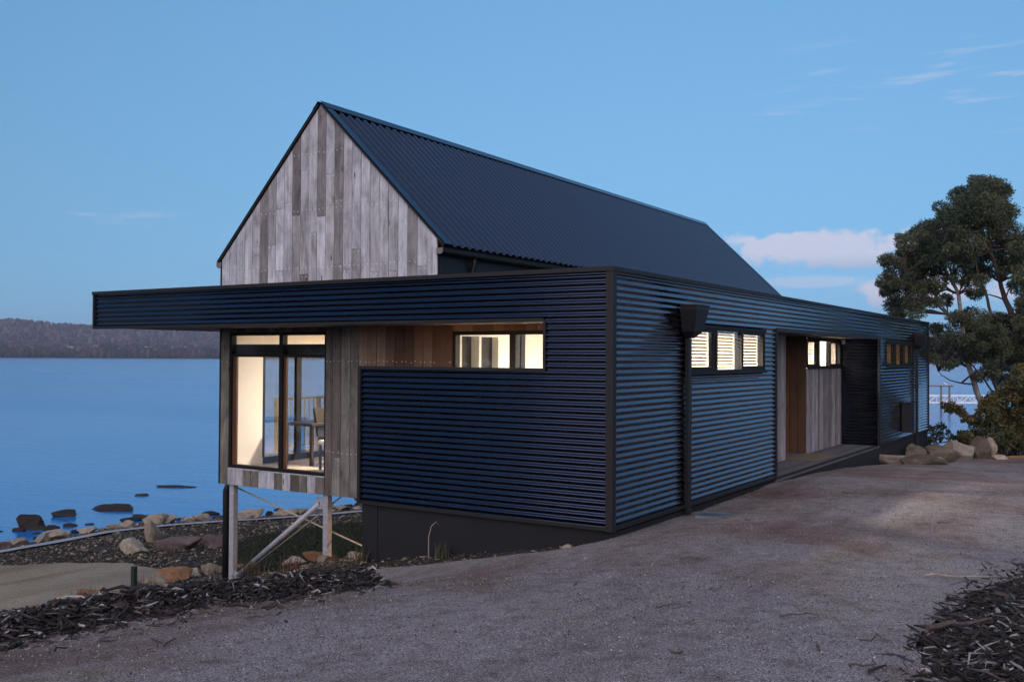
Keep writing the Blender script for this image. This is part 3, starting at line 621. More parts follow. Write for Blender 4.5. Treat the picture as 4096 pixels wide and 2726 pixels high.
# ---- gable roof
def slope_sheet(name, ye, ze, side):
    prof = [(0.0, 0.0), (0.070, 0.0), (0.108, 0.044), (0.150, 0.044), (0.19, 0.0)]
    X0, X1 = XG-0.02, 17.47; us = []; hs = []; x = X0
    while x < X1-0.19:
        for u, h in prof[:-1]: us.append(x+u); hs.append(h)
        x += 0.19
    us.append(x); hs.append(0.0); us.append(X1); hs.append(0.0)
    L = math.hypot(ye-AY, AZ-ze); nrm = Vector((0, -(AZ-ze)/L*(-1 if side < 0 else 1)*-1, abs(ye-AY)/L))
    nrm = Vector((0, side*(AZ-ze)/L, abs(ye-AY)/L)); V = []; F = []
    for r in range(9):
        tt = r/8; p = Vector((0, AY+(ye-AY)*tt, AZ-0.03+(ze-AZ)*tt))
        for u, h in zip(us, hs):
            w = 0.0015*mnoise.noise((u*0.8, tt*5, side*4.0)); V.append(p+nrm*(h+w)+Vector((u, 0, 0)))
    m = len(us)
    for r in range(8):
        for j in range(m-1):
            q = (r*m+j, r*m+j+1, (r+1)*m+j+1, (r+1)*m+j); F.append(q if side > 0 else q[::-1])
    mb = MB(); mb.add(V, F); o = mb.build(name, M_ROOF, house); return nrm, L
nR, LR = slope_sheet('roof_slope', 3.32, 3.655, -1); nL, LL = slope_sheet('roof_slope', 8.12, 3.62, 1)
def slope_strip(name, x0, x1, t0, t1, h0, h1, side, mat=M_ROOF):
    """flat strip lying along a slope, t in metres down from the apex"""
    ye, ze, n_, L = ((3.32, 3.655, nR, LR) if side < 0 else (8.12, 3.62, nL, LL)); d = Vector((0, ye-AY, ze-AZ))/L
    o = Vector((0, AY, AZ-0.03)); mb = MB(); V = []
    for h in (h0, h1):
        for x, tt in ((x0, t0), (x1, t0), (x1, t1), (x0, t1)): V.append(o+d*tt+n_*h+Vector((x, 0, 0)))
    mb.add(V, [(0, 3, 2, 1), (4, 5, 6, 7), (0, 1, 5, 4), (1, 2, 6, 5), (2, 3, 7, 6), (3, 0, 4, 7)] if side < 0 else [(0, 1, 2, 3), (4, 7, 6, 5), (0, 4, 5, 1), (1, 5, 6, 2), (2, 6, 7, 3), (3, 7, 4, 0)])
    return mb.build(name, mat, house)
for sd_, L_ in ((-1, LR), (1, LL)):
    slope_strip('barge_flashing', XG-0.055, XG+0.085, 0.03, L_+0.01, 0.046, 0.050, sd_); slope_strip('barge_flashing', 17.41, 17.52, 0.03, L_+0.01, 0.046, 0.050, sd_)
    slope_strip('barge_board', XG-0.058, XG-0.026, 0.03, L_+0.005, 0.004, 0.030, sd_, M_TRIM); slope_strip('barge_board', 17.48, 17.52, 0.03, L_+0.005, 0.004, 0.030, sd_, M_TRIM)
    slope_strip('ridge_cap', XG-0.06, 17.53, -0.012, 0.15, 0.052, 0.056, sd_)
    slope_strip('roof_lining', XG+0.02, 17.46, 0.06, L_-0.03, -0.06, -0.012, sd_, M_BACK)
def gutter(y0, s):
    prof = [(0, 0.0), (0, -0.085), (s*0.085, -0.09), (s*0.112, -0.06), (s*0.118, 0.0), (s*0.108, 0.0), (s*0.10, -0.05), (s*0.078, -0.078), (s*0.01, -0.075), (s*0.01, 0.0)]
    m = MB(); m.prism([(y0+a, 3.60+b) for a, b in prof], 0, XG-0.035, 17.5); g = m.build('gutter', M_TRIM, house)
    m = MB(); m.prism([(y0+a, 3.60+b) for a, b in ((0, 0), (0, -0.085), (s*0.085, -0.09), (s*0.112, -0.06), (s*0.118, 0.0))], 0, XG-0.047, XG-0.036); m.build('gutter_end', M_GUTTER, g)
gutter(YR-0.004, -1); gutter(YL+0.002, 1)
part('side_wall', M_PIPE, (XG+0.06, 17.4, YR+0.01, YR+0.05, 2.6, 3.6)); part('side_wall', M_CLAD, (4.4, 17.4, YL-0.05, YL, -0.18, 3.6)); part('side_wall', M_CLAD, (XG+0.10, 4.4, YL-0.05, YL, 2.42, 3.6))
part('far_gable_wall', M_CLAD, (17.35, 17.4, YR, YL, -0.18, 3.6))
dp = MB(); dp.tube([(2.05, YR-0.055, 3.53), (2.05, YR-0.055, 3.42), (2.05, YR-0.02, 3.3), (2.05, YR-0.035, 2.84)], 0.035, 10); dp.build('roof_downpipe', M_TRIM, house, smooth=True)
part('floor_slab', M_PLINTH, (XG+0.095, 17.35, 3.81, YL-0.055, -0.175, 0.06))
# ---- windows
def win_frame_y(name, x0, x1, y, z0, z1, w=0.05, dep=0.09, proud=0.028, mull=(), mat=M_FRAME):
    m = MB(); m.box(x0, x1, y-proud, y+dep, z1-w, z1); m.box(x0, x1, y-proud, y+dep, z0, z0+w)
    m.box(x0, x0+w, y-proud+0.0005, y+dep, z0+w, z1-w); m.box(x1-w, x1, y-proud+0.0005, y+dep, z0+w, z1-w)
    for a, b in mull: m.box(a, b, y-proud+0.001, y+dep, z0+w, z1-w)
    return m.build(name, mat, house)
def triple_window(x0, x1, y, z0, z1, blinds=(1, 1, 1)):
    """fixed middle pane between two sashes, slatted blinds behind"""
    L = x1-x0; e = 0.045; mw = 0.07; pw = (L-2*e-2*mw)/3
    win = win_frame_y('window', x0, x1, y, z0, z1, w=e, mull=[(x0+e+pw, x0+e+pw+mw), (x0+e+2*pw+mw, x0+e+2*pw+2*mw)])
    part('window_sill', M_FRAME, (x0-0.02, x1+0.02, y-0.06, y-0.029, z0-0.02, z0+0.022), parent=win)
    part('window_head', M_FRAME, (x0-0.02, x1+0.02, y-0.045, y-0.029, z1-0.02, z1+0.02), parent=win)
    for k in range(3):
        a = x0+e+k*(pw+mw); b = a+pw; za, zb = z0+e, z1-e
        if k != 1:
            s = 0.045; m = MB(); m.box(a, b, y-0.018, y+0.03, zb-s*0.7, zb); m.box(a, b, y-0.018, y+0.03, za, za+s); m.box(a, a+s, y-0.0175, y+0.03, za+s, zb-s*0.7); m.box(b-s, b, y-0.0175, y+0.03, za+s, zb-s*0.7)
            m.build('sash', M_FRAME, win); g0, g1, h0, h1 = a+s, b-s, za+s, zb-s*0.7
        else: g0, g1, h0, h1 = a, b, za, zb
        part('pane', M_GLASS, (g0, g1, y+0.004, y+0.009, h0, h1), parent=win)
        if blinds[k] == 2:
            part('roller_blind', M_FROST, (a, b, y+0.075, y+0.078, za, zb), parent=win)
        elif blinds[k]:
            bl = part('blind_rail', M_FRAMEBR, (a+0.01, b-0.01, y+0.095, y+0.13, zb-0.03, zb), parent=house)
            nsl = 11; dz = (zb-za-0.03)/nsl
            base = MB(); base.cur = (0.60, 0.46, 0.30); th = R(33)
            cx, sz = math.cos(th)*0.021, math.sin(th)*0.021
            sz = -sz; base.add([(a+0.01, -cx, sz), (b-0.01, -cx, sz), (b-0.01, cx, -sz), (a+0.01, cx, -sz), (a+0.01, -cx, sz+0.003), (b-0.01, -cx, sz+0.003), (b-0.01, cx, -sz+0.003), (a+0.01, cx, -sz+0.003)],
                     [(0, 3, 2, 1), (4, 5, 6, 7), (0, 1, 5, 4), (1, 2, 6, 5), (2, 3, 7, 6), (3, 0, 4, 7)])
            first = base.build('slat', M_BLIND, bl); first.location = (0, y+0.11, za+dz/2)
            for q in range(1, nsl):
                c = first.copy(); COL.objects.link(c); c.parent = bl; c.location = (0, y+0.11, za+dz*(q+0.5))
    return win
triple_window(W1[0], W1[1], 0.0, W1[2], W1[3]); triple_window(W2[0], W2[1], 0.0, W2[2], W2[3]); triple_window(PW[0], PW[1], YP, PW[2], PW[3], (1, 2, 1))
# the tall corner window (plane X=XG)
def win_frame_x(name, x, y0, y1, z0, z1, w, dep, proud, bars, mat):
    m = MB(); m.box(x-proud, x+dep, y0, y1, z1-w, z1); m.box(x-proud, x+dep, y0, y1, z0, z0+w)
    m.box(x-proud+0.0005, x+dep, y0, y0+w*0.6, z0+w, z1-w); m.box(x-proud+0.0005, x+dep, y1-w, y1, z0+w, z1-w)
    for b in bars: m.box(*b)
    return m.build(name, mat, house)
bwin = win_frame_x('tall_window', XG, BW[0], BW[1], BW[2], BW[3], 0.05, 0.10, 0.012, [(XG-0.010, XG+0.10, 6.60, 6.68, BW[2]+0.05, BW[3]-0.05), (XG-0.006, XG+0.09, BW[0]+0.03, 6.60, 1.985, 2.03), (XG-0.006, XG+0.09, 6.68, BW[1]-0.05, 1.985, 2.03)], M_FRAME)
part('inner_sash', M_FRAMEBR, (XG+0.02, XG+0.06, 7.72, 7.81, 0.165, 1.985), (XG+0.02, XG+0.06, 6.54, 6.60, 0.165, 1.985), parent=bwin)
for a, b, c, d in ((5.67, 6.60, 0.165, 1.985), (6.68, 7.81, 0.165, 1.985), (5.67, 6.60, 2.03, 2.345), (6.68, 7.81, 2.03, 2.345)):
    part('pane', M_GLASS, (XG+0.03, XG+0.036, a, b, c, d), parent=bwin)
hwin = win_frame_x('bathroom_window', XG, HW[0], HW[1], HW[2], HW[3], 0.05, 0.10, 0.012, [(XG-0.010, XG+0.10, 2.09, 2.19, HW[2]+0.05, HW[3]-0.05)], M_FRAME)
for a, b in ((HW[0]+0.03, 2.09), (2.19, HW[1]-0.05)): part('pane', M_GLASSB, (XG+0.03, XG+0.036, a, b, HW[2]+0.05, HW[3]-0.05), parent=hwin)
# ---- rooms behind the glass
part('living_room_floor', M_FLOORIN, (XG+0.10, 8.0, 3.6, YL-0.06, 0.062, 0.09))
part('living_room_ceiling', M_WALLIN, (XG+0.10, 8.0, 3.55, YL-0.06, 2.44, 2.50))
part('living_room_wall', M_WALLIN, (XG+0.10, 2.02, YL-0.12, YL-0.055, 0.091, 2.438), (8.0, 8.1, 3.5, YL, 0.0, 2.5), (XG+0.10, 8.0, 3.47, 3.6, 0.0, 2.438), (4.4, 8.0, YL-0.12, YL-0.055, 0.091, 2.438), (2.02, 4.4, YL-0.12, YL-0.055, 2.2, 2.438))
part('skirting_board', M_WALLIN, (XG+0.12, 2.02, YL-0.135, YL-0.121, 0.091, 0.20))
part('window_box_lining', M_DARKROOM, (XG+0.11, XG+0.16, BW[0]-0.1, BW[1]+0.02, 2.02, 2.20))
gd = part('glazed_door', M_FRAME, (2.02, 2.08, YL-0.12, YL-0.05, 0.09, 2.2), (2.86, 2.98, YL-0.12, YL-0.05, 0.20, 2.14), (4.30, 4.40, YL-0.12, YL-0.05, 0.09, 2.2), (2.08, 4.30, YL-0.12, YL-0.05, 2.14, 2.2), (2.08, 4.30, YL-0.12, YL-0.05, 0.09, 0.20))
part('pane', M_GLASS, (2.08, 2.86, YL-0.09, YL-0.084, 0.20, 2.14), parent=gd); part('pane', M_GLASS, (2.98, 4.30, YL-0.09, YL-0.084, 0.20, 2.14), parent=gd)
part('balcony_deck', M_DECK, (3.0, 6.5, YL+0.035, 9.75, -0.10, 0.02))
# bathroom and utility rooms
part('bathroom_shell', M_WALLIN, (XG+0.095, 1.58, 3.28, 3.40, 0, 2.7), (2.56, 5.9, 3.28, 3.40, 0, 2.7), (1.58, 2.56, 3.28, 3.40, 2.32, 2.7), (5.9, 6.0, 0.1, 3.4, 0, 2.7), (XG+0.095, 5.9, 0.101, 3.28, -0.02, 0.0), (XG+0.095, 5.9, 0.101, 3.28, 2.62, 2.7))
part('door_jamb', M_GROUT, (2.0, 2.06, 3.26, 3.41, 0, 2.32)); part('hall_shade_panel', M_DARKROOM, (1.3, 3.0, 3.405, 3.43, 0, 2.6))  # thin dark panel: the shade of an unlit hall put into its colour
part('tile_edge', M_FRAME, (3.18, 3.30, 3.24, 3.279, 0, 2.6)); tw = part('tiled_wall', M_GROUT, (3.30, 5.9, 3.262, 3.279, 0, 2.62))
for i in range(5):
    for j in range(9): part('tile', M_TILE, (3.302+i*0.45, 3.747+i*0.45, 3.252, 3.261, 0.003+j*0.29, 0.287+j*0.29), parent=tw)
part('hall_shell', M_WALLIN, (XB+0.09, 13.9, 2.6, 2.68, 0, 2.7), (XB+0.09, XB+0.12, 0.99, 2.6, 0, 2.7), (13.87, 13.9, 0.99, 2.6, 0, 2.7), (XB+0.09, 13.9, 0.985, 2.6, 2.62, 2.7), (XB+0.09, 13.9, 0.985, 2.6, -0.02, 0.0))
part('bedroom_shell', M_WALLIN, (14.1, 20.1, 3.2, 3.28, 0, 2.7), (14.1, 14.15, 0.11, 3.2, 0, 2.7), (20.05, 20.1, 0.11, 3.2, 0, 2.7), (14.1, 20.1, 0.105, 3.2, 2.62, 2.7), (14.1, 20.1, 0.105, 3.2, -0.02, 0.0))
# ---- steel posts and braces below the projecting room
for py, zb in ((7.82, -1.86), (5.66, -1.27)):
    po = part('steel_post', M_GALV, (XG+0.02, XG+0.125, py-0.052, py+0.052, zb-0.25, ZB0-0.002), bevel=0.006)
    part('base_plate', M_GALV, (XG-0.06, XG+0.20, py-0.12, py+0.12, zb-0.02, zb+0.0), parent=po)
m = MB(); m.tube([(XG+0.07, 7.70, -1.72), (XG+0.07, 5.83, -0.34)], 0.043, 14); br = m.build('pipe_brace', M_GALV, house, smooth=True)
part('brace_lug', M_GALV, (XG+0.06, XG+0.08, 5.705, 5.90, -0.42, -0.25), parent=br); part('brace_lug', M_GALV, (XG+0.06, XG+0.08, 7.60, 7.77, -1.82, -1.66), parent=br)
m = MB(); m.tube([(XG+0.055, 5.83, -0.335), (XG+0.085, 5.83, -0.335)], 0.02, 8); m.build('bolt', M_FRAME, br)
for a, b in (((1.42, 7.88, -0.27), (1.42, 4.95, -0.98)), ((1.42, 7.48, -1.56), (1.42, 5.50, -0.22))):
    m = MB(); m.tube([a, b], 0.014, 8); m.build('brace_rod', M_ROD, house, smooth=True)
m = MB(); m.tube([(2.2, 6.02, -0.24), (2.2, 5.15, -0.98)], 0.045, 12); m.build('pipe_brace', M_GALV, house, smooth=True)
m = MB(); m.tube([(1.42, 8.17, -2.6), (1.42, 8.17, -0.33), (1.43, 8.14, -0.25), (1.50, 8.04, -0.20)], 0.06, 12); m.build('waste_pipe', M_PIPE, house, smooth=True)
# ---- rainheads, downpipes, meter box on the long side
def rainhead(x, zb, w=0.21, zt=2.71, d=0.24):
    m = MB(); q = []
    for z, hw, dp_ in ((zt, w, d), (zt-0.05, w, d), (zt-0.34, 0.15, 0.18), (zt-0.43, 0.055, 0.085)):
        q += [(x-hw, -0.02, z), (x+hw, -0.02, z), (x+hw, -0.02-dp_, z), (x-hw, -0.02-dp_, z)]
    fs = [(3, 2, 1, 0), (12, 13, 14, 15)]
    for r in range(3):
        for k in range(4): fs.append((r*4+k, r*4+(k+1) % 4, (r+1)*4+(k+1) % 4, (r+1)*4+k))
    m.add(q, fs); h = m.build('rainhead', M_PIPE, house)
    part('rainhead_lip', M_PIPE, (x-w-0.012, x+w+0.012, -0.02-d-0.012, -0.021, zt+0.001, zt+0.02), parent=h)
    p = part('downpipe', M_PIPE, (x-0.05, x+0.05, -0.082, -0.022, zb, zt-0.432), bevel=0.006)
    for z in (0.35, 1.25): part('pipe_bracket', M_PIPE, (x-0.07, x+0.07, -0.085, -0.0205, z, z+0.03), parent=p)
rainhead(2.19, -0.35); rainhead(18.35, -0.95)
mb_ = part('meter_box', M_PIPE, (16.45, 16.95, -0.24, -0.022, 0.12, 0.86), bevel=0.008); part('meter_box_lid', M_PIPE, (16.43, 16.97, -0.27, -0.022, 0.862, 0.885), parent=mb_)
part('porch_sensor', grainy('white_plastic', (0.6, 0.57, 0.5), 0.5, 0.05, 5), (13.72, 13.80, YP-0.16, YP-0.09, 2.36, 2.47), bevel=0.008)

# ------------------------------------------------------------------ lamps that light the rooms
def lamp(name, loc, power, r, label, color=(1.0, 0.85, 0.68), tilt=0.0):
    o = empty(name, loc, label, 'lamp'); o.rotation_euler = (0, tilt, 0)
    m = MB(); m.tube([(0, 0, 0.0), (0, 0, 0.03)], r, 16); m.build('diffuser', M_LAMP, o)
    m = MB(); m.tube([(0, 0, 0.03), (0, 0, 0.045)], r*1.15, 16); m.build('lamp_base', M_FRAME, o)
    l = bpy.data.lights.new(name+'_glow', 'AREA'); l.shape = 'DISK'; l.size = r*1.8; l.energy = power; l.color = color
    lo = bpy.data.objects.new(name+'_glow', l); COL.objects.link(lo); lo.parent = o; lo.location = (0, 0, -0.006)
    return o
lamp('ceiling_lamp', (3.3, 5.9, 2.392), 80.0, 0.16, 'round ceiling lamp lighting the room behind the tall window')
lamp('ceiling_lamp', (6.2, 6.4, 2.392), 40.0, 0.16, 'round ceiling lamp deep inside the lit living room')
lamp('ceiling_lamp', (4.0, 0.95, 2.572), 160.0, 0.09, 'ceiling lamp behind the slatted blinds beside the downpipe')
lamp('ceiling_lamp', (12.6, 1.7, 2.572), 75.0, 0.10, 'ceiling lamp behind the porch window')
lamp('ceiling_lamp', (16.4, 1.6, 2.572), 30.0, 0.10, 'ceiling lamp behind the far slatted blinds', (1.0, 0.62, 0.32))
lamp('hidden_wall_lamp', (0.20, 2.5, 1.58), 2.2, 0.05, 'small unseen lamp added behind the low screen to warm the timber wall', (1.0, 0.58, 0.30), R(-112))  # added lamp, kept out of sight, in place of a soffit downlight
lamp('undercroft_lamp', (2.3, 4.3, -0.36), 16.0, 0.06, 'small lamp under the floor behind the dark plinth', (1.0, 0.62, 0.34))
# ------------------------------------------------------------------ railing, furniture, mat
rail = empty('balcony_railing', (4.0, 9.68, 0.02), 'tan balcony railing seen through the tall window', 'railing')
part('handrail', M_RAIL, (0.0, 2.5, -0.03, 0.03, 1.08, 1.12), parent=rail); part('bottom_rail', M_RAIL, (0.0, 2.5, -0.02, 0.02, 0.10, 0.13), parent=rail)
for x in (0.0, 1.2, 2.4): part('post', M_RAIL, (x, x+0.08, -0.04, 0.04, 0.0, 1.075), parent=rail)
b0 = part('baluster', M_RAIL, (-0.009, 0.009, -0.009, 0.009, 0.132, 1.078), parent=rail); b0.location = (0.17, 0, 0)
for i in range(1, 17):
    c = b0.copy(); COL.objects.link(c); c.parent = rail; c.location = (0.17+i*0.133+(0.06 if i > 7 else 0), 0, 0)
M_TABLE = grainy('dark_table_timber', (0.014, 0.009, 0.007), 0.4, 0.3, 10)
tb = empty('dining_table', (2.75, 7.3, 0.09), 'dark dining table inside the tall window', 'table')
part('table_top', M_TABLE, (-0.55, 0.75, -0.38, 0.38, 0.69, 0.74), bevel=0.006, parent=tb)
for x in (-0.5, 0.66):
    for y in (-0.34, 0.28): part('leg', M_TABLE, (x, x+0.055, y, y+0.055, 0.0, 0.688), parent=tb)
def chair(loc, rz, label, mat_seat, mat_leg):
    o = empty('chair', loc, label, 'chair', None, rz)
    part('seat', mat_seat, (-0.24, 0.24, -0.24, 0.24, 0.42, 0.50), bevel=0.025, parent=o)
    m = MB(); m.prism([(-0.20, 0.50), (-0.26, 0.50), (-0.36, 0.98), (-0.31, 1.0)], 1, -0.24, 0.24); m.build('backrest', mat_seat, o)
    for x in (-0.22, 0.18):
        for y in (-0.22, 0.18): part('leg', mat_leg, (x, x+0.04, y, y+0.04, 0.0, 0.418), parent=o)
M_CUSH = grainy('cream_cushion', (0.72, 0.69, 0.62), 0.9, 0.08, 12)
chair((2.05, 6.22, 0.09), R(150), 'cream padded chair at the right edge of the tall window', M_CUSH, M_TABLE)
chair((2.65, 6.75, 0.09), R(-95), 'dark dining chair drawn up to the table inside', M_TABLE, M_TABLE)
t = NT('coir_mat'); v = t.coord(); t.set(color=t.ramp(t.noise(v, 60, 4, 0.7), [(0.3, (0.13, 0.10, 0.06)), (0.7, (0.27, 0.21, 0.13))]), rough=0.95); t.bump(t.noise(v, 220, 3, 0.7), 0.8, 0.01); M_MAT = t.m
mat = part('doormat', M_MAT, (9.62, 10.98, 0.22, 0.92, DZ+0.001, DZ+0.026), bevel=0.006); mat.parent = None
put(mat, None, None, 'worn tan doormat on the porch deck', 'doormat')
gr = empty('drain_grate', (1.98, -0.50, hz1(1.98, -0.5)+0.056), 'blue grey steel drain grate set in the gravel', 'grate', None, R(8))
M_GRATE = grainy('grate_steel', (0.20, 0.26, 0.30), 0.45, 0.2, 20, metal=0.5)
part('grate_frame', M_GRATE, (-0.20, 0.20, -0.20, -0.18, -0.02, 0.012), (-0.20, 0.20, 0.18, 0.20, -0.02, 0.012), (-0.20, -0.18, -0.18, 0.18, -0.02, 0.0115), (0.18, 0.20, -0.18, 0.18, -0.02, 0.0115), parent=gr)
for i in range(9): part('bar', M_GRATE, (-0.18, 0.18, -0.165+i*0.04, -0.152+i*0.04, -0.015, 0.010), parent=gr)
part('sump', M_FRAME, (-0.18, 0.18, -0.18, 0.18, -0.04, -0.016), parent=gr)

# ------------------------------------------------------------------ chips, stones, rocks
def chips(name, xyz, lo, hi, wlo, whi, tones, seed, tilt=0.25, **kw):
    r = np.random.default_rng(seed); n = len(xyz)
    L = r.uniform(lo, hi, n)**1.0; L = lo+(hi-lo)*r.beta(1.4, 3.2, n); W = r.uniform(wlo, whi, n); fl = r.uniform(0, 1, n) < 0.4; fine = r.uniform(0, 1, n) < 0.35; L = np.where(fl, L*0.5, L); L = np.where(fine, L*0.4, L); W = np.where(fine, W*0.6, W); W = np.where(fl, W*2.0, W); T = W*np.where(fl, 0.12, r.uniform(0.2, 0.5, n))
    st = np.array([-0.5, 0.0, 0.5]); base = []
    for k, s in enumerate(st):
        for a, b in ((-.5, -.5), (.5, -.5), (.5, .5), (-.5, .5)): base.append((s, a*(0.55 if k != 1 else 1), b*(0.6 if k != 1 else 1)))
    base = np.array(base); V = np.empty((n, 12, 3)); V[..., 0] = base[:, 0]*L[:, None]; V[..., 1] = base[:, 1]*W[:, None]; V[..., 2] = base[:, 2]*T[:, None]
    bend = r.normal(0, 0.12, n)*L; V[:, 4:8, 1] += bend[:, None]; V[:, 4:8, 2] += (r.normal(0, 0.06, n)*L)[:, None]
    roll = r.uniform(0, 2*np.pi, n); pitch = r.normal(0, tilt, n); yaw = r.uniform(0, 2*np.pi, n)
    def rot2(A, i, j, th):
        c, s = np.cos(th)[:, None], np.sin(th)[:, None]; a = A[..., i]*c-A[..., j]*s; b = A[..., i]*s+A[..., j]*c; A[..., i] = a; A[..., j] = b
    rot2(V, 1, 2, roll); rot2(V, 0, 2, pitch); rot2(V, 0, 1, yaw); V += xyz[:, None, :]
    q = []
    for k in range(2):
        for e in range(4): q.append((k*4+e, k*4+(e+1) % 4, (k+1)*4+(e+1) % 4, (k+1)*4+e))
    q += [(3, 2, 1, 0), (8, 9, 10, 11)]; F = (np.array(q)[None]+12*np.arange(n)[:, None, None]).reshape(-1, 4)
    tones = np.array(tones); ti = r.integers(0, len(tones), n); col = tones[ti]*r.uniform(0.6, 1.4, n)[:, None]
    return np_mesh(name, V.reshape(-1, 3), F, M_CHIP, col=np.repeat(col, 12, 0), kind='stuff', **kw)
DARKCH = [(0.020, 0.015, 0.013), (0.030, 0.022, 0.020), (0.045, 0.034, 0.030), (0.024, 0.020, 0.021), (0.030, 0.024, 0.02), (0.02, 0.016, 0.014), (0.036, 0.028, 0.024), (0.026, 0.02, 0.018), (0.065, 0.050, 0.045), (0.11, 0.09, 0.083), (0.34, 0.31, 0.30)]
MIDCH = [(0.035, 0.026, 0.02), (0.06, 0.045, 0.034), (0.09, 0.066, 0.048), (0.13, 0.10, 0.075), (0.20, 0.165, 0.125), (0.05, 0.045, 0.025), (0.30, 0.26, 0.21)]
def along(poly, n, spread, r, bias=0.0):
    seg = np.linalg.norm(np.diff(poly, axis=0), axis=1); cum = np.r_[0, np.cumsum(seg)]; s = r.uniform(0, cum[-1], n)
    i = np.clip(np.searchsorted(cum, s)-1, 0, len(seg)-1); tt = (s-cum[i])/seg[i]; P = poly[i]+(poly[i+1]-poly[i])*tt[:, None]
    d = (poly[i+1]-poly[i])/seg[i][:, None]; nn = np.c_[-d[:, 1], d[:, 0]]; return P+nn*(r.normal(bias, spread, n)*np.where(r.uniform(0, 1, n) < 0.14, 2.1, 1.0))[:, None]
r = np.random.default_rng(21)
P = along(BERM, 27000, 0.22, r, 0.0); z = height(P[:, 0], P[:, 1])
dd = seg_dist(P[:, 0], P[:, 1], BERM); z = z+0.03+r.uniform(0, 1, len(P))*0.14*np.exp(-(dd/0.36)**2)
chips('mulch_heap', np.c_[P, z], 0.05, 0.38, 0.006, 0.030, DARKCH, 1, label='dark heap of bark mulch along the edge of the driveway')
P = r.uniform((-5.8, -8.5), (4.5, -4.0), (42000, 2)); lim = np.interp(P[:, 0], [-5.8, -4.9, -3.8, -2.4, -0.4, 3.5], [-5.3, -4.45, -4.15, -4.2, -4.5, -5.3])+0.12+r.normal(0, 0.10, len(P))
P = P[(P[:, 1] < lim+r.exponential(0.10, len(P))) & (P[:, 1] > lim-2.4)]; z = height(P[:, 0], P[:, 1])+0.02+r.uniform(0, 1, len(P))*0.05
chips('mulch_bed', np.c_[P, z], 0.04, 0.34, 0.004, 0.02, DARKCH, 2, label='dark bed of coarse bark mulch beside the driveway')
# finer mulch: bed at the plinth, slope below the posts, lower beds near the shore
def outside(P, *polys):
    k = np.ones(len(P), bool)
    for q in polys: k &= ~inside(P[:, 0], P[:, 1], np.array(q))
    return P[k]
P = r.uniform((-8, 0.2), (9, 15.5), (26000, 2)); P = outside(P, DRIVE, YARD, LAWN); P = P[seg_dist(P[:, 0], P[:, 1], BERM) > 0.35]; P = P[~((P[:, 0] > 0.03) & (P[:, 1] < 3.8))]
chips('slope_mulch', np.c_[P, height(P[:, 0], P[:, 1])+0.02], 0.04, 0.20, 0.010, 0.035, MIDCH, 3, 0.2, label='brown bark litter on the slope below the timber room')
P = r.uniform((-8, 13), (20, 25), (26000, 2)); P = outside(P, YARD, LAWN); P = P[seg_dist(P[:, 0], P[:, 1], PATH_C) > 0.5]; P = P[seg_dist(P[:, 0], P[:, 1], SHORE, True) > 0.6]
chips('shore_mulch', np.c_[P, height(P[:, 0], P[:, 1])+0.03], 0.06, 0.28, 0.02, 0.06, MIDCH, 4, 0.2, label='brown bark litter between the lower lawn and the footpath')
# loose stones on the driveway
P = np.r_[r.uniform((-8.5, -5.0), (-2.0, 2.0), (26000, 2)), r.uniform((-2, -4), (7, 1.0), (9000, 2))]; P = P[inside(P[:, 0], P[:, 1], np.array(DRIVE))]
GRT = [(0.05, 0.042, 0.04), (0.12, 0.10, 0.092), (0.22, 0.19, 0.18), (0.32, 0.285, 0.275), (0.42, 0.385, 0.375), (0.14, 0.10, 0.08)]
chips('loose_gravel', np.c_[P, height(P[:, 0], P[:, 1])+0.048+r.uniform(-.004, .006, len(P))], 0.007, 0.020, 0.005, 0.012, GRT, 5, 0.4, label='small loose stones scattered over the gravel driveway')

def rock_mat(name, tones, moss=0.0):
    t = NT(name); v = t.coord(); oi = t.new('ShaderNodeObjectInfo')
    n1 = t.noise(v, 2.2, 6, 0.65, 0.5); n2 = t.noise(v, 11, 5, 0.7); c = t.ramp(t.math('ADD', t.math('MULTIPLY', n1, 0.6), t.math('MULTIPLY', n2, 0.4)), [(0.32, tones[0]), (0.5, tones[1]), (0.68, tones[2])])
    hv = t.math('ADD', t.math('MULTIPLY', oi.outputs['Random'], 0.7), 0.65); cb = t.new('ShaderNodeCombineXYZ')
    for i in range(3): t.link(hv, cb.inputs[i])
    c = t.mix(1.0, c, cb.outputs[0], 'MULTIPLY')
    if moss: c = t.mix(t.math('MULTIPLY', t.math('SUBTRACT', t.noise(v, 3.1, 5, 0.7), 0.48, True), 6*moss, True), c, (0.035, 0.034, 0.014))
    t.set(color=c, rough=0.9, spec=0.3); t.bump(t.math('ADD', n2, t.noise(v, 40, 4, 0.7)), 0.6, 0.03); return t.m
M_ROCK = rock_mat('sandstone', ((0.17, 0.135, 0.10), (0.33, 0.275, 0.205), (0.47, 0.41, 0.33)))
M_ROCKM = rock_mat('mossy_sandstone', ((0.09, 0.07, 0.05), (0.17, 0.14, 0.10), (0.27, 0.23, 0.18)), 0.6)
M_ROCKO = rock_mat('orange_sandstone', ((0.16, 0.085, 0.045), (0.28, 0.15, 0.075), (0.36, 0.25, 0.17)))
M_ROCKD = rock_mat('wet_dark_rock', ((0.016, 0.012, 0.010), (0.03, 0.022, 0.018), (0.05, 0.04, 0.032)))
M_ROCKP = rock_mat('purple_brown_rock', ((0.07, 0.05, 0.05), (0.12, 0.09, 0.085), (0.18, 0.14, 0.13)))
_ico = bmesh.new(); bmesh.ops.create_icosphere(_ico, subdivisions=4, radius=1.0); _ico.verts.ensure_lookup_table()
ICO_V = np.array([v.co for v in _ico.verts]); ICO_F = np.array([[v.index for v in f.verts] for f in _ico.faces]); _ico.free()
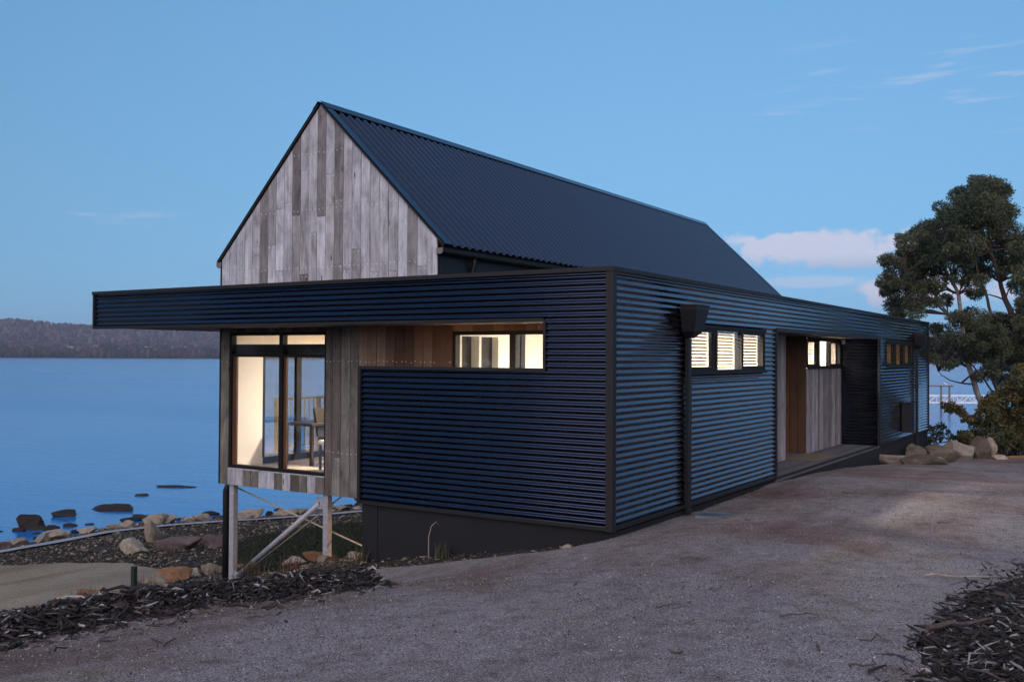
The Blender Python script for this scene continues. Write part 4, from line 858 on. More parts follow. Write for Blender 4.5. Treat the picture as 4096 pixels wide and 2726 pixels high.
def rock(name, x, y, size, mat, seed, label, group=None, sink=0.3, rz=None, z=None, planes=11, cat='rock'):
    rr = np.random.default_rng(seed); V = ICO_V.copy()
    for k in range(planes):
        nrm = rr.normal(0, 1, 3); nrm[2] *= 0.75; nrm /= np.linalg.norm(nrm); d = rr.uniform(0.42, 0.74)
        s = V@nrm-d; V -= np.outer(np.maximum(s, 0)*0.96, nrm)
    off = rr.uniform(0, 50); nz = np.array([mnoise.fractal(Vector((p*1.7+off).tolist()), 0.9, 2.1, 5) for p in V]); V *= (1+0.12*nz)[:, None]
    nz = np.array([mnoise.noise(Vector((p*7+off).tolist())) for p in V]); V *= (1+0.035*nz)[:, None]
    V *= np.array(size)/2/np.array([0.8, 0.8, 0.75]); V[:, 2] += size[2]*(0.5-sink)
    o = np_mesh(name, V, ICO_F, mat, label=label, cat=cat, group=group); o.location = (x, y, (hz1(x, y) if z is None else z)); o.rotation_euler = (0, 0, rr.uniform(0, 6.28) if rz is None else rz); return o
RT = 'rock'
rock('rock', 14.35, -0.55, (1.5, 0.55, 0.30), M_ROCK, 1, 'long pale flat sandstone slab beside the porch deck', sink=0.25, rz=R(-57))
rock('rock', 16.6, -0.42, (0.75, 0.7, 0.5), M_ROCKM, 2, 'rounded mossy rock against the plinth near the meter box', sink=0.2, rz=R(10))
rock('rock', 17.6, -0.75, (0.95, 0.7, 0.5), M_ROCKM, 3, 'mossy rock wedged between the downpipe and the stone blocks', sink=0.2, rz=R(-40))
rock('rock', 13.55, -0.98, (1.3, 0.6, 0.34), M_ROCKM, 4, 'long dark mossy rock reaching into the gravel', sink=0.22, rz=R(-62))
rock('rock', 15.2, -1.12, (1.0, 0.8, 0.42), M_ROCKM, 5, 'low flat topped block between mossy rocks and squared boulder', sink=0.22, rz=R(-30))
rock('rock', 16.7, -1.30, (1.1, 0.8, 0.66), M_ROCK, 6, 'large squared sandstone boulder at the end of the house', sink=0.2, rz=R(-52))
rock('rock', 17.9, -1.62, (0.55, 0.5, 0.66), M_ROCKM, 7, 'upright dark block beside the large squared boulder', sink=0.2, rz=R(-48))
rock('rock', 18.2, -1.88, (0.28, 0.4, 0.60), M_ROCK, 8, 'thin upright pale stone next to the bush', sink=0.2, rz=R(-50))
rock('rock', 18.1, -2.12, (0.35, 0.3, 0.20), M_ROCK, 9, 'small pale stone at the foot of the bush', sink=0.3)
rock('rock', 19.0, -2.75, (1.5, 0.3, 0.18), M_ROCKO, 10, 'low orange stone edging the gravel before the bush', sink=0.3, rz=R(-60))
# boulders along the shore
SR = np.array([(-14,26.6),(-4,26.0),(3,25.2),(7.2,24.9),(9.8,25.0),(12.2,24.3),(15.2,22.9),(18.5,21.2),(21.5,19.0)], float)
k = 0; rr = random.Random(9)
seg = np.linalg.norm(np.diff(SR, axis=0), axis=1); cum = np.r_[0, np.cumsum(seg)]; s = 0.0
while s < cum[-1]:
    i = min(len(seg)-1, int(np.searchsorted(cum, s, 'right')-1)); q = SR[i]+(SR[i+1]-SR[i])*((s-cum[i])/seg[i]); d = (SR[i+1]-SR[i])/seg[i]
    big = 1.0 if q[0] < 12 else 1.35; w = rr.uniform(0.28, 0.85)*big; hgt = min(w*rr.uniform(0.3, 0.48), 0.5)
    rock('shore_rock', q[0]+rr.uniform(-.25, .25), q[1]+rr.uniform(-.35, .35), (w, w*rr.uniform(.55, .8), hgt), (mt_ := M_ROCK if rr.random() < .72 else M_ROCKP), 100+k, ('rough tan sandstone boulder' if mt_ is M_ROCK else 'purple brown boulder')+' in the row between footpath and water', 'boulders lining the shore', sink=0.15, rz=math.atan2(d[1], d[0])+rr.uniform(-.5, .5))
    if rr.random() < 0.75:
        w2 = rr.uniform(0.25, 0.6); nrm = np.array([-d[1], d[0]]); q2 = q+nrm*rr.uniform(0.7, 1.3)
        rock('shore_stone', q2[0], q2[1], (w2, w2*.7, w2*.5), (mt_ := M_ROCKD if rr.random() < .6 else M_ROCK), 300+k, ('small dark wet stone' if mt_ is M_ROCKD else 'small pale stone')+' at the waterline below the shore boulders', 'stones along the waterline', sink=0.25)
    s += w*0.82; k += 1
rock('boulder', 10.0, 28.3, (1.05, 0.8, 0.66), M_ROCKD, 401, 'single dark boulder standing in the shallow water', sink=0.25, z=WATER_Z, rz=R(-50), cat='boulder')
rock('reef_rock', 12.3, 29.6, (1.0, 0.7, 0.30), M_ROCKD, 402, 'low dark rock next to the single boulder in the water', sink=0.35, z=WATER_Z, rz=R(-57))
rock('reef_rock', 14.3, 29.2, (1.9, 0.9, 0.34), M_ROCKD, 403, 'long flat dark rock awash near the shore', sink=0.4, z=WATER_Z, rz=R(-57))
rock('reef_rock', 17.4, 31.8, (0.8, 0.4, 0.14), M_ROCKD, 404, 'small dark rock barely breaking the water', sink=0.4, z=WATER_Z, rz=R(-57))
rock('reef_rock', 20.0, 33.0, (1.9, 0.4, 0.13), M_ROCKD, 405, 'thin dark bar of rock farthest out in the water', sink=0.4, z=WATER_Z, rz=R(-57))
for i in range(26):
    s = rr.uniform(0, 1); x = 5.5+s*13; y = 27.3-0.32*(x-6)*(x > 12)*0.6+rr.uniform(-0.5, 1.3)-(1.2 if x > 14 else 0)
    w = rr.uniform(0.2, 0.7); rock('seaweed_stone', x, y, (w, w*.6, w*.28), M_ROCKD, 430+i, 'dark weedy stone lying in the shallows', 'weedy stones in the shallows', sink=0.4, z=WATER_Z+0.0, rz=R(-57)+rr.uniform(-.6, .6), planes=6)
# landscaping stones
rock('rock', 9.2, 20.3, (0.62, 0.5, 0.8), M_ROCK, 501, 'upright squared stone above the lower gravel yard', sink=0.2)
rock('rock', 7.7, 19.3, (0.8, 0.65, 0.5), M_ROCK, 502, 'pale angular rock at the corner of the gravel yard', sink=0.2)
rock('rock', 8.8, 18.7, (1.5, 0.7, 0.45), M_ROCKP, 503, 'long purple brown slab lying below the upright stone', sink=0.2, rz=R(-50))
rock('rock', 9.7, 18.2, (0.7, 0.6, 0.45), M_ROCKP, 504, 'dark block ending the purple brown slab', sink=0.2)
for i, (x, y, w, mt) in enumerate(((0.6,14.2,.7,M_ROCKO),(1.8,14.35,.45,M_ROCKO),(2.4,14.2,.55,M_ROCK),(2.95,14.1,.8,M_ROCKO),(3.5,13.95,.65,M_ROCK),(4.0,14.0,.5,M_ROCKO),(4.6,14.2,.75,M_ROCK),(5.2,14.5,.55,M_ROCKO),(5.75,14.85,.9,M_ROCKO),(6.3,15.0,.6,M_ROCK),(6.8,14.9,.85,M_ROCK),(7.35,14.7,.6,M_ROCKO),(8.4,13.6,.7,M_ROCK),(8.9,13.1,.95,M_ROCKO),(9.4,12.4,.6,M_ROCKP),(9.9,11.7,.5,M_ROCK),(10.4,11.1,.9,M_ROCKO))):
    rock('edging_stone', x, y, (w, w*.6, w*.38), mt, 520+i, 'low '+('orange' if mt is M_ROCKO else 'purple brown' if mt is M_ROCKP else 'pale')+' sandstone edging the '+('gravel yard' if x < 7.6 else 'lower lawn'), 'edging stones round yard and lawn', sink=0.2, rz=R(-55)+rr.uniform(-.5, .5))
for i, (x, y, w, lb) in enumerate(((1.0,5.45,.36,'pale flat stone at the foot of the inner steel post'),(0.75,4.6,.24,'small pale stone between plinth and steel post'),(0.35,4.15,.22,'white stone lying beside the plinth end'),(-0.25,0.45,.16,'white pebble cluster stone near the corner of the house'))):
    rock('stone', x, y, (w, w*.8, w*.5), M_ROCK, 560+i, lb, sink=0.2, cat='stone')
# twigs on the gravel
def twig(x, y, L, az_, label, mat=M_TWIG, rad=0.007, group='twigs lying on the gravel', fork=True, seed=0):
    rr = random.Random(seed); pts = []; n = 7; z0 = hz1(x, y)+0.055
    for i in range(n):
        s = (i/(n-1)-0.5)*L; pts.append((s, rr.uniform(-.05, .05)*L*0.7, rad+abs(rr.gauss(0, .012))))
    o = MB(); o.tube(pts, [rad*(1-0.6*i/(n-1)) for i in range(n)], 6)
    if fork: o.tube([pts[3], (pts[3][0]+0.12*L, pts[3][1]+0.09*L, 0.02), (pts[3][0]+0.22*L, pts[3][1]+0.13*L, 0.012)], [rad*.6, rad*.45, rad*.2], 5)
    ob = o.build('twig', mat, None, label=label, cat='twig', group=group); ob.location = (x, y, z0); ob.rotation_euler = (0, 0, az_); return ob
for i, (x, y, L, a) in enumerate(((-3.63,-3.26,.28,-50),(-5.24,.17,.24,-30),(-5.59,.66,.22,0),(11.7,-2.85,.7,-57),(2.21,-3.25,.16,-57),(1.43,-1.17,.12,-40),(-4.76,-3.97,.22,-70),(-4.41,-3.59,.16,20),(-4.14,-3.87,.2,-60),(-1.41,-1.61,.3,-50),(-3.7,-2.31,.18,-20),(-4.9,-2.9,.12,70),(-3.0,-1.2,.16,10),(4.5,-1.6,.2,-57))):
    twig(x, y, L, R(a), 'thin dark twig lying on the gravel driveway', seed=i, fork=i % 3 == 0)
twig(-1.4, -3.93, 0.55, R(-66), 'thick bleached stick at the edge of the mulch bed', M_TWIGP, 0.016, None, False, 50)
twig(-3.6, -4.25, 0.5, R(-40), 'dark curved branch poking out of the mulch bed', M_TWIG, 0.02, None, True, 51)

# ------------------------------------------------------------------ small plants and stake
st = part('garden_stake', grainy('dark_green_paint', (0.012, 0.03, 0.025), 0.5, 0.2, 9), (-0.032, 0.032, -0.032, 0.032, -0.3, 0.62), bevel=0.006); st.parent = None
st.location = (-1.95, 6.1, hz1(-1.95, 6.1)); put(st, None, None, 'short dark green stake standing behind the mulch heap', 'stake')
def tuft(x, y, n, h, col, label, seed, spread=0.10, group=None, lean=0.35, wid=0.006, name='weed'):
    r = np.random.default_rng(seed); V = []; C_ = []; F = []
    for i in range(n):
        a = r.uniform(0, 6.28); l = h*r.uniform(.45, 1.0); ln = r.normal(0, lean); b = r.normal(0, spread, 2); d = np.array([math.cos(a), math.sin(a)]); p = np.array([-d[1], d[0]])*wid
        q = len(V)
        for tt, w in ((0, 1), (.5, .8), (1, .08)):
            c = np.r_[b+d*ln*l*tt**1.7, l*tt*(1-abs(ln)*0.25*tt)]; V += [c-np.r_[p*w, 0], c+np.r_[p*w, 0]]; C_ += [np.array(col)*r.uniform(.6, 1.5)]*2
        F += [(q, q+1, q+3, q+2), (q+2, q+3, q+5, q+4)]
    o = np_mesh(name, V, F, M_LEAF, col=np.array(C_), label=label, cat='weed', group=group); o.location = (x, y, hz1(x, y)); return o
tuft(-0.12, 2.35, 60, 0.26, (0.06, 0.065, 0.03), 'small green weed growing at the foot of the dark plinth', 1, 0.05)
tuft(-0.1, 3.75, 45, 0.34, (0.10, 0.085, 0.035), 'dry tuft at the left end of the plinth', 2, 0.06)
tuft(0.25, 6.25, 90, 0.42, (0.075, 0.055, 0.03), 'brown dried weed in front of the pipe brace', 3, 0.10)
tuft(0.4, 5.6, 50, 0.30, (0.12, 0.06, 0.035), 'rust coloured weed between the steel posts', 4, 0.09)
tuft(3.6, 13.4, 80, 0.5, (0.07, 0.055, 0.035), 'dry grass clump on the bank above the gravel yard', 5, 0.15)
tuft(-1.9, 7.2, 70, 0.55, (0.06, 0.05, 0.03), 'tall dry weed beside the dark green stake', 6, 0.15)
tuft(-4.4, 3.1, 50, 0.35, (0.05, 0.05, 0.03), 'scrappy weed on the far side of the mulch heap', 7, 0.1)
m = MB(); m.tube([(0.0, 0, 0), (0.02, 0.02, .28), (0.05, 0.0, .42), (0.13, -0.02, .47), (0.18, -0.02, .42)], [.008, .007, .006, .005, .003], 6)
hk = m.build('bent_cane', M_TWIGP, None, label='thin bent cane sticking up before the dark plinth', cat='cane'); hk.location = (-0.15, 2.55, hz1(-0.15, 2.55))

# ------------------------------------------------------------------ trees
VIEW = (np.array(r2), np.array(u2), np.array(d_))
def leaf_cloud(clumps, per, lw, ll, tones, seed, droop=0.3):
    """leaf sized quads spread through clumps (centre, radius)"""
    r = np.random.default_rng(seed); Cn = []; out = []; col = []
    for c, rad in clumps:
        n = int(per*rad**2); tone = np.array(tones[r.integers(len(tones))])*r.uniform(.8, 1.2)
        d = r.normal(0, 1, (n, 3)); d /= np.linalg.norm(d, axis=1)[:, None]; rr_ = rad*np.cbrt(r.uniform(.12, 1, n))*(1+r.normal(0, .10, n))
        sub = r.normal(0, 1, (9, 3)); sub /= np.linalg.norm(sub, axis=1)[:, None]
        bulge = 1+0.28*np.maximum((d@sub.T).max(1)-0.75, -0.3)
        P = np.array(c)+d*(rr_*bulge)[:, None]*np.array([1, 1, .78]); out.append(P); col.append(tone*r.uniform(.55, 1.45, n)[:, None]); Cn.append(d)
    P = np.concatenate(out); col = np.concatenate(col); D = np.concatenate(Cn); n = len(P)
    ax = D*0.6+r.normal(0, .7, (n, 3)); ax[:, 2] -= droop; ax /= np.linalg.norm(ax, axis=1)[:, None]
    s = np.cross(ax, r.normal(0, 1, (n, 3))); s /= np.linalg.norm(s, axis=1)[:, None]; L = ll*r.uniform(.6, 1.3, n)[:, None]; W = lw*r.uniform(.6, 1.3, n)[:, None]
    V = np.stack([P-ax*L/2, P+s*W/2, P+ax*L/2, P-s*W/2], 1).reshape(-1, 3); F = np.arange(4*n).reshape(-1, 4)
    return V, F, np.repeat(col, 4, 0)
def limb(mb, pts, r0, r1, rr, sub=3):
    P = [Vector(pts[0])]
    for a, b in zip(pts[:-1], pts[1:]):
        a, b = Vector(a), Vector(b)
        for k in range(1, sub+1): P.append(a.lerp(b, k/sub)+Vector((rr.gauss(0, .03), rr.gauss(0, .03), rr.gauss(0, .02)))*(b-a).length*0.5)
    n = len(P); mb.tube(P, [r0+(r1-r0)*i/(n-1) for i in range(n)], 8)
def treepos(h, v_, dep):
    """point at h metres right of the trunk axis, v_ metres up, dep metres behind (in the tree's own frame)"""
    return (h, dep, v_)
GUM = [(0.060, 0.078, 0.040), (0.080, 0.098, 0.048), (0.050, 0.070, 0.040), (0.10, 0.108, 0.056)]
BUSHC = [(0.12, 0.10, 0.030), (0.15, 0.115, 0.034), (0.085, 0.085, 0.030), (0.065, 0.075, 0.030)]
# leaf clumps of the big wattle: (right of trunk, behind it, height above base, radius), metres
CR = [(-1.05,-0.81,8.18,0.47),(-0.47,0.23,8.27,0.25),(-1.09,-1.4,8.24,0.18),(-1.08,-0.82,7.95,0.33),(-0.92,0.0,8.23,0.29),(-0.33,1.33,8.58,0.36),(-0.79,0.15,8.6,0.22),(-0.62,0.95,8.76,0.21),(-0.21,1.32,8.39,0.2),(-0.64,0.81,8.34,0.25),(-0.37,-0.11,8.3,0.38),(0.19,1.55,8.8,0.27),(-0.8,-0.88,8.1,0.26),(-0.68,-0.6,8.3,0.21),(0.11,0.37,8.29,0.23),(-0.88,1.54,8.36,0.32),(-0.9,1.29,8.47,0.23),(-0.78,1.31,8.29,0.23),(-1.04,0.81,8.2,0.15),(-1.7,-0.64,7.78,0.13),(-1.82,-1.31,7.62,0.44),(-0.96,1.1,8.14,0.25),(-1.09,1.0,7.9,0.32),(-2.01,-1.45,7.36,0.28),(-0.02,1.72,8.23,0.27),(-1.37,-1.35,7.56,0.55),(-0.8,0.43,7.91,0.24),(-0.92,0.47,7.53,0.26),(-0.62,-0.54,7.78,0.4),(-0.61,-0.04,7.68,0.32),(0.01,0.29,7.63,0.43),(0.12,0.5,7.7,0.3),(0.15,0.84,7.41,0.21),(-0.39,0.16,7.66,0.24),(0.12,0.36,7.56,0.17),(-2.45,-1.4,7.31,0.37),(-1.48,0.52,7.68,0.21),(-1.77,0.79,7.88,0.25),(-1.67,0.69,7.64,0.28),(-1.72,0.4,7.68,0.19),(-1.46,-0.35,7.23,0.53),(-1.21,0.42,7.12,0.27),(-1.81,-1.51,7.2,0.3),(-1.91,-0.85,7.39,0.34),(-1.7,-0.13,7.39,0.33),(-0.89,-0.47,7.09,0.57),(0.28,1.23,7.61,0.32),(-0.53,-0.46,7.14,0.34),(-1.04,-0.84,7.29,0.24),(-0.41,1.14,7.5,0.4),(0.47,1.14,7.19,0.48),(0.07,0.58,7.36,0.31),(-0.58,-0.61,7.05,0.29),(-0.27,-0.18,6.74,0.24),(-0.33,-1.06,6.66,0.18),(1.2,1.76,6.75,0.41),(0.49,-0.12,6.69,0.27),(0.88,0.94,6.65,0.26),(-0.19,-0.61,6.71,0.19),(0.69,0.4,6.85,0.19),(-2.13,1.47,7.05,0.39),(-2.18,0.76,6.75,0.26),(-2.44,0.36,7.09,0.15),(-2.97,-0.58,6.84,0.22),(-2.18,1.59,7.2,0.23),(-1.68,1.33,7.17,0.44),(-2.34,0.02,7.18,0.27),(-2.38,0.22,6.84,0.28),(-1.36,1.53,7.51,0.29),(-2.33,0.53,7.2,0.29),(-3.44,-0.68,6.57,0.34),(-3.1,0.2,6.54,0.19),(-2.67,1.79,7.06,0.15),(-2.33,1.57,7.05,0.26),(-3.23,0.11,6.74,0.17),(-2.77,0.61,6.29,0.47),(-3.08,0.4,6.38,0.24),(-2.29,1.39,6.45,0.28),(-2.49,1.54,6.31,0.22),(-2.35,1.07,6.25,0.25),(-2.52,-0.12,6.46,0.46),(-2.46,-0.33,6.49,0.25),(-2.33,0.77,6.53,0.26),(-2.19,0.77,6.61,0.2),(-1.97,1.4,6.35,0.34),(-1.4,1.09,6.85,0.52),(-2.49,-0.7,6.41,0.27),(-1.35,0.66,6.68,0.35),(-1.81,0.9,6.76,0.3),(-2.38,-1.58,6.84,0.21),(-1.87,-1.28,6.45,0.52),(-2.12,-1.26,6.8,0.35),(-0.38,1.27,6.61,0.24),(-0.62,1.25,6.51,0.39),(-1.94,-1.47,6.27,0.33),(-3.0,1.45,6.15,0.36),(-3.44,0.96,6.19,0.25),(-3.58,0.33,6.2,0.23),(-3.72,-0.73,5.99,0.2),(-3.78,-0.34,6.01,0.18),(-2.36,1.53,6.0,0.45),(-2.99,0.12,5.72,0.3),(-2.29,1.27,5.86,0.27),(-2.82,0.18,5.63,0.23),(-2.28,1.31,5.71,0.19),(-2.27,0.18,5.94,0.46),(-2.61,-0.08,6.07,0.29),(-2.86,-0.91,6.01,0.26),(-2.17,0.77,5.85,0.33),(-2.36,-0.18,6.06,0.31),(-2.08,-0.85,6.14,0.45),(-2.46,-1.51,6.28,0.24),(-1.67,-0.37,6.43,0.23),(-0.82,1.78,6.44,0.27),(-1.09,1.25,6.37,0.32),(-0.68,0.86,6.2,0.48),(-0.28,1.33,5.93,0.25),(-1.28,0.01,5.97,0.22),(-0.49,0.71,6.36,0.33),(-1.75,-0.94,5.88,0.21),(0.14,1.33,6.63,0.44),(0.47,1.46,6.77,0.21),(-0.86,-0.16,6.71,0.26),(0.0,1.24,6.57,0.22),(-0.28,0.7,6.6,0.17),(-0.02,0.06,6.25,0.46),(-0.17,-0.87,6.22,0.26),(-0.08,0.26,6.16,0.2),(-0.37,-1.21,6.37,0.3),(0.98,1.61,6.23,0.25),(0.08,-0.58,5.88,0.38),(0.94,0.71,6.14,0.24),(1.0,0.98,6.01,0.28),(-0.33,-1.19,5.71,0.2),(0.56,0.72,5.92,0.23),(-3.53,0.57,5.53,0.33),(-3.2,1.21,5.76,0.23),(-3.23,1.59,5.5,0.15),(-3.5,0.45,5.54,0.19),(-4.16,-0.51,5.34,0.14),(-2.93,0.99,5.38,0.4),(-3.3,0.27,5.45,0.25),(-3.71,-0.27,5.28,0.26),(-3.7,-0.73,5.34,0.24),(-3.24,-0.2,5.37,0.22),(-2.29,1.3,5.47,0.4),(-3.56,-1.2,5.48,0.18),(-2.59,1.07,5.62,0.25),(-2.7,-0.16,5.22,0.24),(-2.72,0.43,5.57,0.17),(-3.7,0.22,5.19,0.22),(-3.73,0.36,5.11,0.1),(-2.98,1.73,5.15,0.15),(-3.85,-0.27,5.12,0.12),(-3.19,1.75,5.18,0.14),(-3.38,0.08,4.82,0.32),(-3.48,0.48,4.71,0.21),(-3.13,0.68,4.87,0.18),(-3.2,1.18,4.88,0.19),(-3.13,0.63,4.63,0.18),(-2.26,1.46,5.03,0.39),(-3.25,-1.11,5.1,0.23),(-3.25,-0.34,4.9,0.17),(-1.98,1.59,4.93,0.19),(-3.26,-1.11,4.65,0.24),(-2.07,0.86,5.37,0.32),(-1.88,0.94,5.18,0.16),(-1.73,1.35,5.42,0.17),(-3.15,-1.2,5.34,0.12),(-2.78,-1.03,5.22,0.17),(-3.49,-0.13,4.47,0.27),(-3.21,0.65,4.4,0.14),(-3.35,-0.19,4.38,0.12),(-3.55,-0.31,4.43,0.14),(-3.15,1.08,4.41,0.11),(-3.31,-1.07,4.46,0.31),(-3.01,0.0,4.66,0.15),(-3.18,-0.19,4.68,0.14),(-3.49,-0.99,4.68,0.17),(-2.78,-0.04,4.72,0.17),(-2.22,-0.2,5.42,0.28),(-2.03,-0.23,5.53,0.11),(-2.82,-1.25,5.29,0.15),(-2.5,-0.4,5.31,0.12),(-2.42,-0.64,5.21,0.18),(-1.71,-0.56,5.57,0.34),(-1.62,-0.73,5.5,0.16),(-1.54,-0.4,5.36,0.15),(-1.52,0.43,5.86,0.14),(-2.15,-1.0,5.46,0.14),(-0.17,1.48,5.81,0.39),(-1.32,-0.89,5.45,0.25),(-0.43,1.54,5.92,0.27),(-0.89,0.48,5.84,0.26),(-0.32,1.31,5.89,0.17),(0.01,0.73,5.88,0.36),(0.56,1.58,5.83,0.17),(0.51,1.26,6.0,0.21),(-0.29,-0.17,5.8,0.16),(-0.57,-0.66,5.7,0.15),(-0.63,0.84,5.25,0.3),(-1.31,-0.25,5.09,0.16),(-1.62,-1.49,5.02,0.15),(-1.46,-1.24,5.05,0.13),(-0.38,1.42,5.12,0.21),(0.85,0.92,5.39,0.38),(-0.1,-0.44,5.34,0.19),(1.29,1.67,5.67,0.17),(-0.44,-1.3,5.45,0.21),(-0.12,-1.06,5.49,0.21),(-2.65,-0.78,4.77,0.21),(-1.55,1.72,4.94,0.11),(-1.74,1.09,4.87,0.13),(-2.85,-0.92,4.67,0.09),(-2.67,-1.18,4.84,0.08),(-1.3,1.47,4.97,0.23),(-2.6,-1.27,4.71,0.11),(-1.62,0.53,4.8,0.13),(-2.14,-0.39,4.98,0.13),(-1.27,1.27,5.05,0.13),(0.94,0.25,6.21,0.47),(0.49,-0.01,6.28,0.29),(0.88,0.06,6.03,0.19),(0.8,-0.15,6.36,0.28),(0.48,-0.4,6.19,0.33),(0.18,-1.29,5.23,0.44),(0.73,-0.83,5.12,0.2),(1.7,1.4,5.13,0.34),(1.33,0.25,5.08,0.25),(1.96,1.65,5.52,0.27),(1.76,1.79,7.21,0.41),(1.9,1.52,7.36,0.2),(0.01,-1.27,6.8,0.23),(1.27,0.57,7.18,0.16),(0.89,-0.13,6.83,0.19),(0.13,-0.59,4.68,0.3),(-0.24,-1.21,4.83,0.15),(-0.01,-1.04,4.45,0.19),(1.29,1.76,4.97,0.22),(0.19,-0.5,4.67,0.16),(0.71,-0.34,4.58,0.38),(1.59,1.34,4.44,0.2),(1.37,1.18,4.48,0.2),(0.09,-1.53,4.5,0.16),(0.18,-1.0,4.4,0.15),(-1.48,0.03,4.27,0.37),(-0.38,1.77,4.6,0.25),(-1.95,-0.93,4.32,0.14),(-2.35,-1.38,4.31,0.2),(-1.86,-0.72,4.37,0.23),(-1.64,-1.41,4.25,0.4),(-0.9,-0.09,4.06,0.25),(-0.66,1.19,4.19,0.21),(-0.2,1.13,4.32,0.25),(-1.58,-0.61,4.2,0.19),(0.25,1.49,4.27,0.44),(0.39,1.53,4.0,0.24),(0.05,1.21,4.25,0.26),(-0.84,-0.97,3.89,0.19),(-0.43,0.3,4.26,0.23),(0.6,1.17,4.23,0.44),(-0.23,-0.02,4.3,0.3),(0.36,0.22,4.0,0.22),(0.49,1.61,4.2,0.26),(0.02,0.31,4.07,0.24),(1.21,1.54,4.35,0.4),(-0.3,-1.21,4.23,0.23),(1.27,1.48,4.52,0.28),(1.15,1.58,4.16,0.18),(0.43,-0.48,4.03,0.18),(-2.22,-0.47,3.89,0.34),(-2.31,-0.22,4.02,0.17),(-1.38,1.78,4.11,0.15),(-2.44,-1.28,3.71,0.19),(-2.03,0.59,4.03,0.23),(-1.51,1.72,3.43,0.34),(-2.83,-1.31,3.5,0.15),(-2.25,0.32,3.2,0.13),(-2.87,-1.05,3.18,0.21),(-2.12,0.75,3.63,0.2),(-1.11,1.03,3.62,0.44),(-1.8,-0.94,3.37,0.19),(-2.19,-1.38,3.65,0.28),(-1.81,-1.18,3.71,0.21),(-2.32,-1.1,3.67,0.18),(-0.36,1.56,3.82,0.45),(-1.41,-1.28,3.47,0.19),(-0.36,1.79,3.54,0.21),(-1.17,0.09,4.08,0.26),(-1.08,-0.37,3.74,0.27),(-0.59,0.03,3.73,0.45),(-0.44,0.28,3.52,0.24),(-0.73,-0.86,3.5,0.25),(-0.83,-0.94,3.92,0.3),(-1.23,-0.64,3.41,0.2),(-0.19,-0.16,3.61,0.42),(0.26,1.42,3.4,0.19),(0.59,1.15,3.61,0.31),(0.44,1.06,3.66,0.19),(-0.76,-1.05,3.59,0.24),(0.23,-0.28,3.67,0.42),(0.2,-0.46,3.38,0.21),(1.46,1.63,3.84,0.3),(1.03,1.77,3.71,0.22),(0.96,0.94,3.83,0.22),(-1.05,1.75,3.08,0.33),(-1.81,0.0,2.92,0.17),(-1.05,1.82,3.02,0.18),(-2.25,-1.3,2.97,0.16),(-2.48,-1.33,2.88,0.2),(-1.35,-0.29,3.24,0.37),(-1.38,-0.81,3.27,0.21),(-0.64,1.41,3.35,0.24),(-1.21,0.18,3.16,0.19),(-0.76,1.43,3.4,0.23),(-0.86,-0.28,3.24,0.38),(-0.72,0.55,3.34,0.17),(-0.98,-0.58,3.01,0.15),(-0.39,0.28,3.05,0.24),(0.14,1.56,3.47,0.22),(0.52,1.45,3.12,0.4),(-0.1,-0.26,3.24,0.21),(-0.6,-0.9,3.34,0.25),(-1.22,-1.44,2.94,0.19),(-0.73,-0.92,3.11,0.18),(0.34,-0.07,3.06,0.38),(0.64,0.6,3.29,0.24),(1.03,1.79,3.09,0.25),(0.63,1.02,3.34,0.28),(0.66,0.1,2.88,0.2),(-0.8,-0.41,2.7,0.32),(-0.46,-0.11,2.83,0.19),(-0.63,-0.2,2.91,0.14),(0.23,1.64,2.87,0.19),(-0.79,-0.74,2.68,0.17),(-1.24,-0.56,2.55,0.18),(-0.11,1.81,2.59,0.12),(-1.32,-0.52,2.54,0.12),(-0.62,0.58,2.42,0.1),(-0.41,1.38,2.63,0.12),(-0.09,-0.06,2.63,0.35),(-0.09,-0.47,2.78,0.16),(0.37,1.27,2.4,0.25),(-0.32,-0.19,2.86,0.16),(0.22,0.17,2.47,0.18),(-2.89,-1.35,3.08,0.21),(-2.5,-0.18,3.15,0.11),(-2.65,-0.65,3.19,0.13),(-2.63,-0.79,3.15,0.11),(-1.89,0.84,3.04,0.1),(0.29,-0.95,3.89,0.45),(1.37,1.0,3.88,0.25),(0.78,0.59,3.74,0.25),(1.59,1.37,4.12,0.27),(1.39,1.51,3.74,0.3),(1.83,1.81,3.13,0.49),(0.65,-0.37,3.34,0.33),(1.52,0.9,3.07,0.24),(0.48,-1.17,3.14,0.25),(0.98,0.29,3.13,0.31)]
def tree(loc, rz, label, seed, cr, limbs, per=8200, group=None, cat='tree', name='tree', tones=GUM, lw=0.030, ll=0.085, dep=1.5, bark=M_BARK, pale=()):
    rr = random.Random(seed); o = empty(name, loc, label, cat, group, rz)
    cl = [((h, f_, v_), rad) for h, f_, v_, rad in cr]
    V, F, c = leaf_cloud(cl, per, lw, ll, tones, seed); np_mesh('crown', V, F, M_LEAF, o, col=c)
    for i, (pts, a, b) in enumerate(limbs):
        m = MB(); limb(m, pts, a, b, rr); m.build('trunk' if a > .07 else 'limb', M_BARKP if i in pale else bark, o, smooth=True)
    tw = MB()
    for c_, rad in cl:
        q = min(((Vector(p), a) for pts, a, b in limbs for p in pts[1:]), key=lambda q_: (q_[0]-Vector(c_)).length+max(0, q_[0].z-c_[2])*2)[0]
        if (q-Vector(c_)).length < 1.7: limb(tw, [q, q.lerp(Vector(c_), .5)+Vector((0, 0, .1)), c_], .028, .008, rr, 2)
    tw.build('twigs', bark, o, kind='stuff')
    return o
TREE_RZ = -1.0013
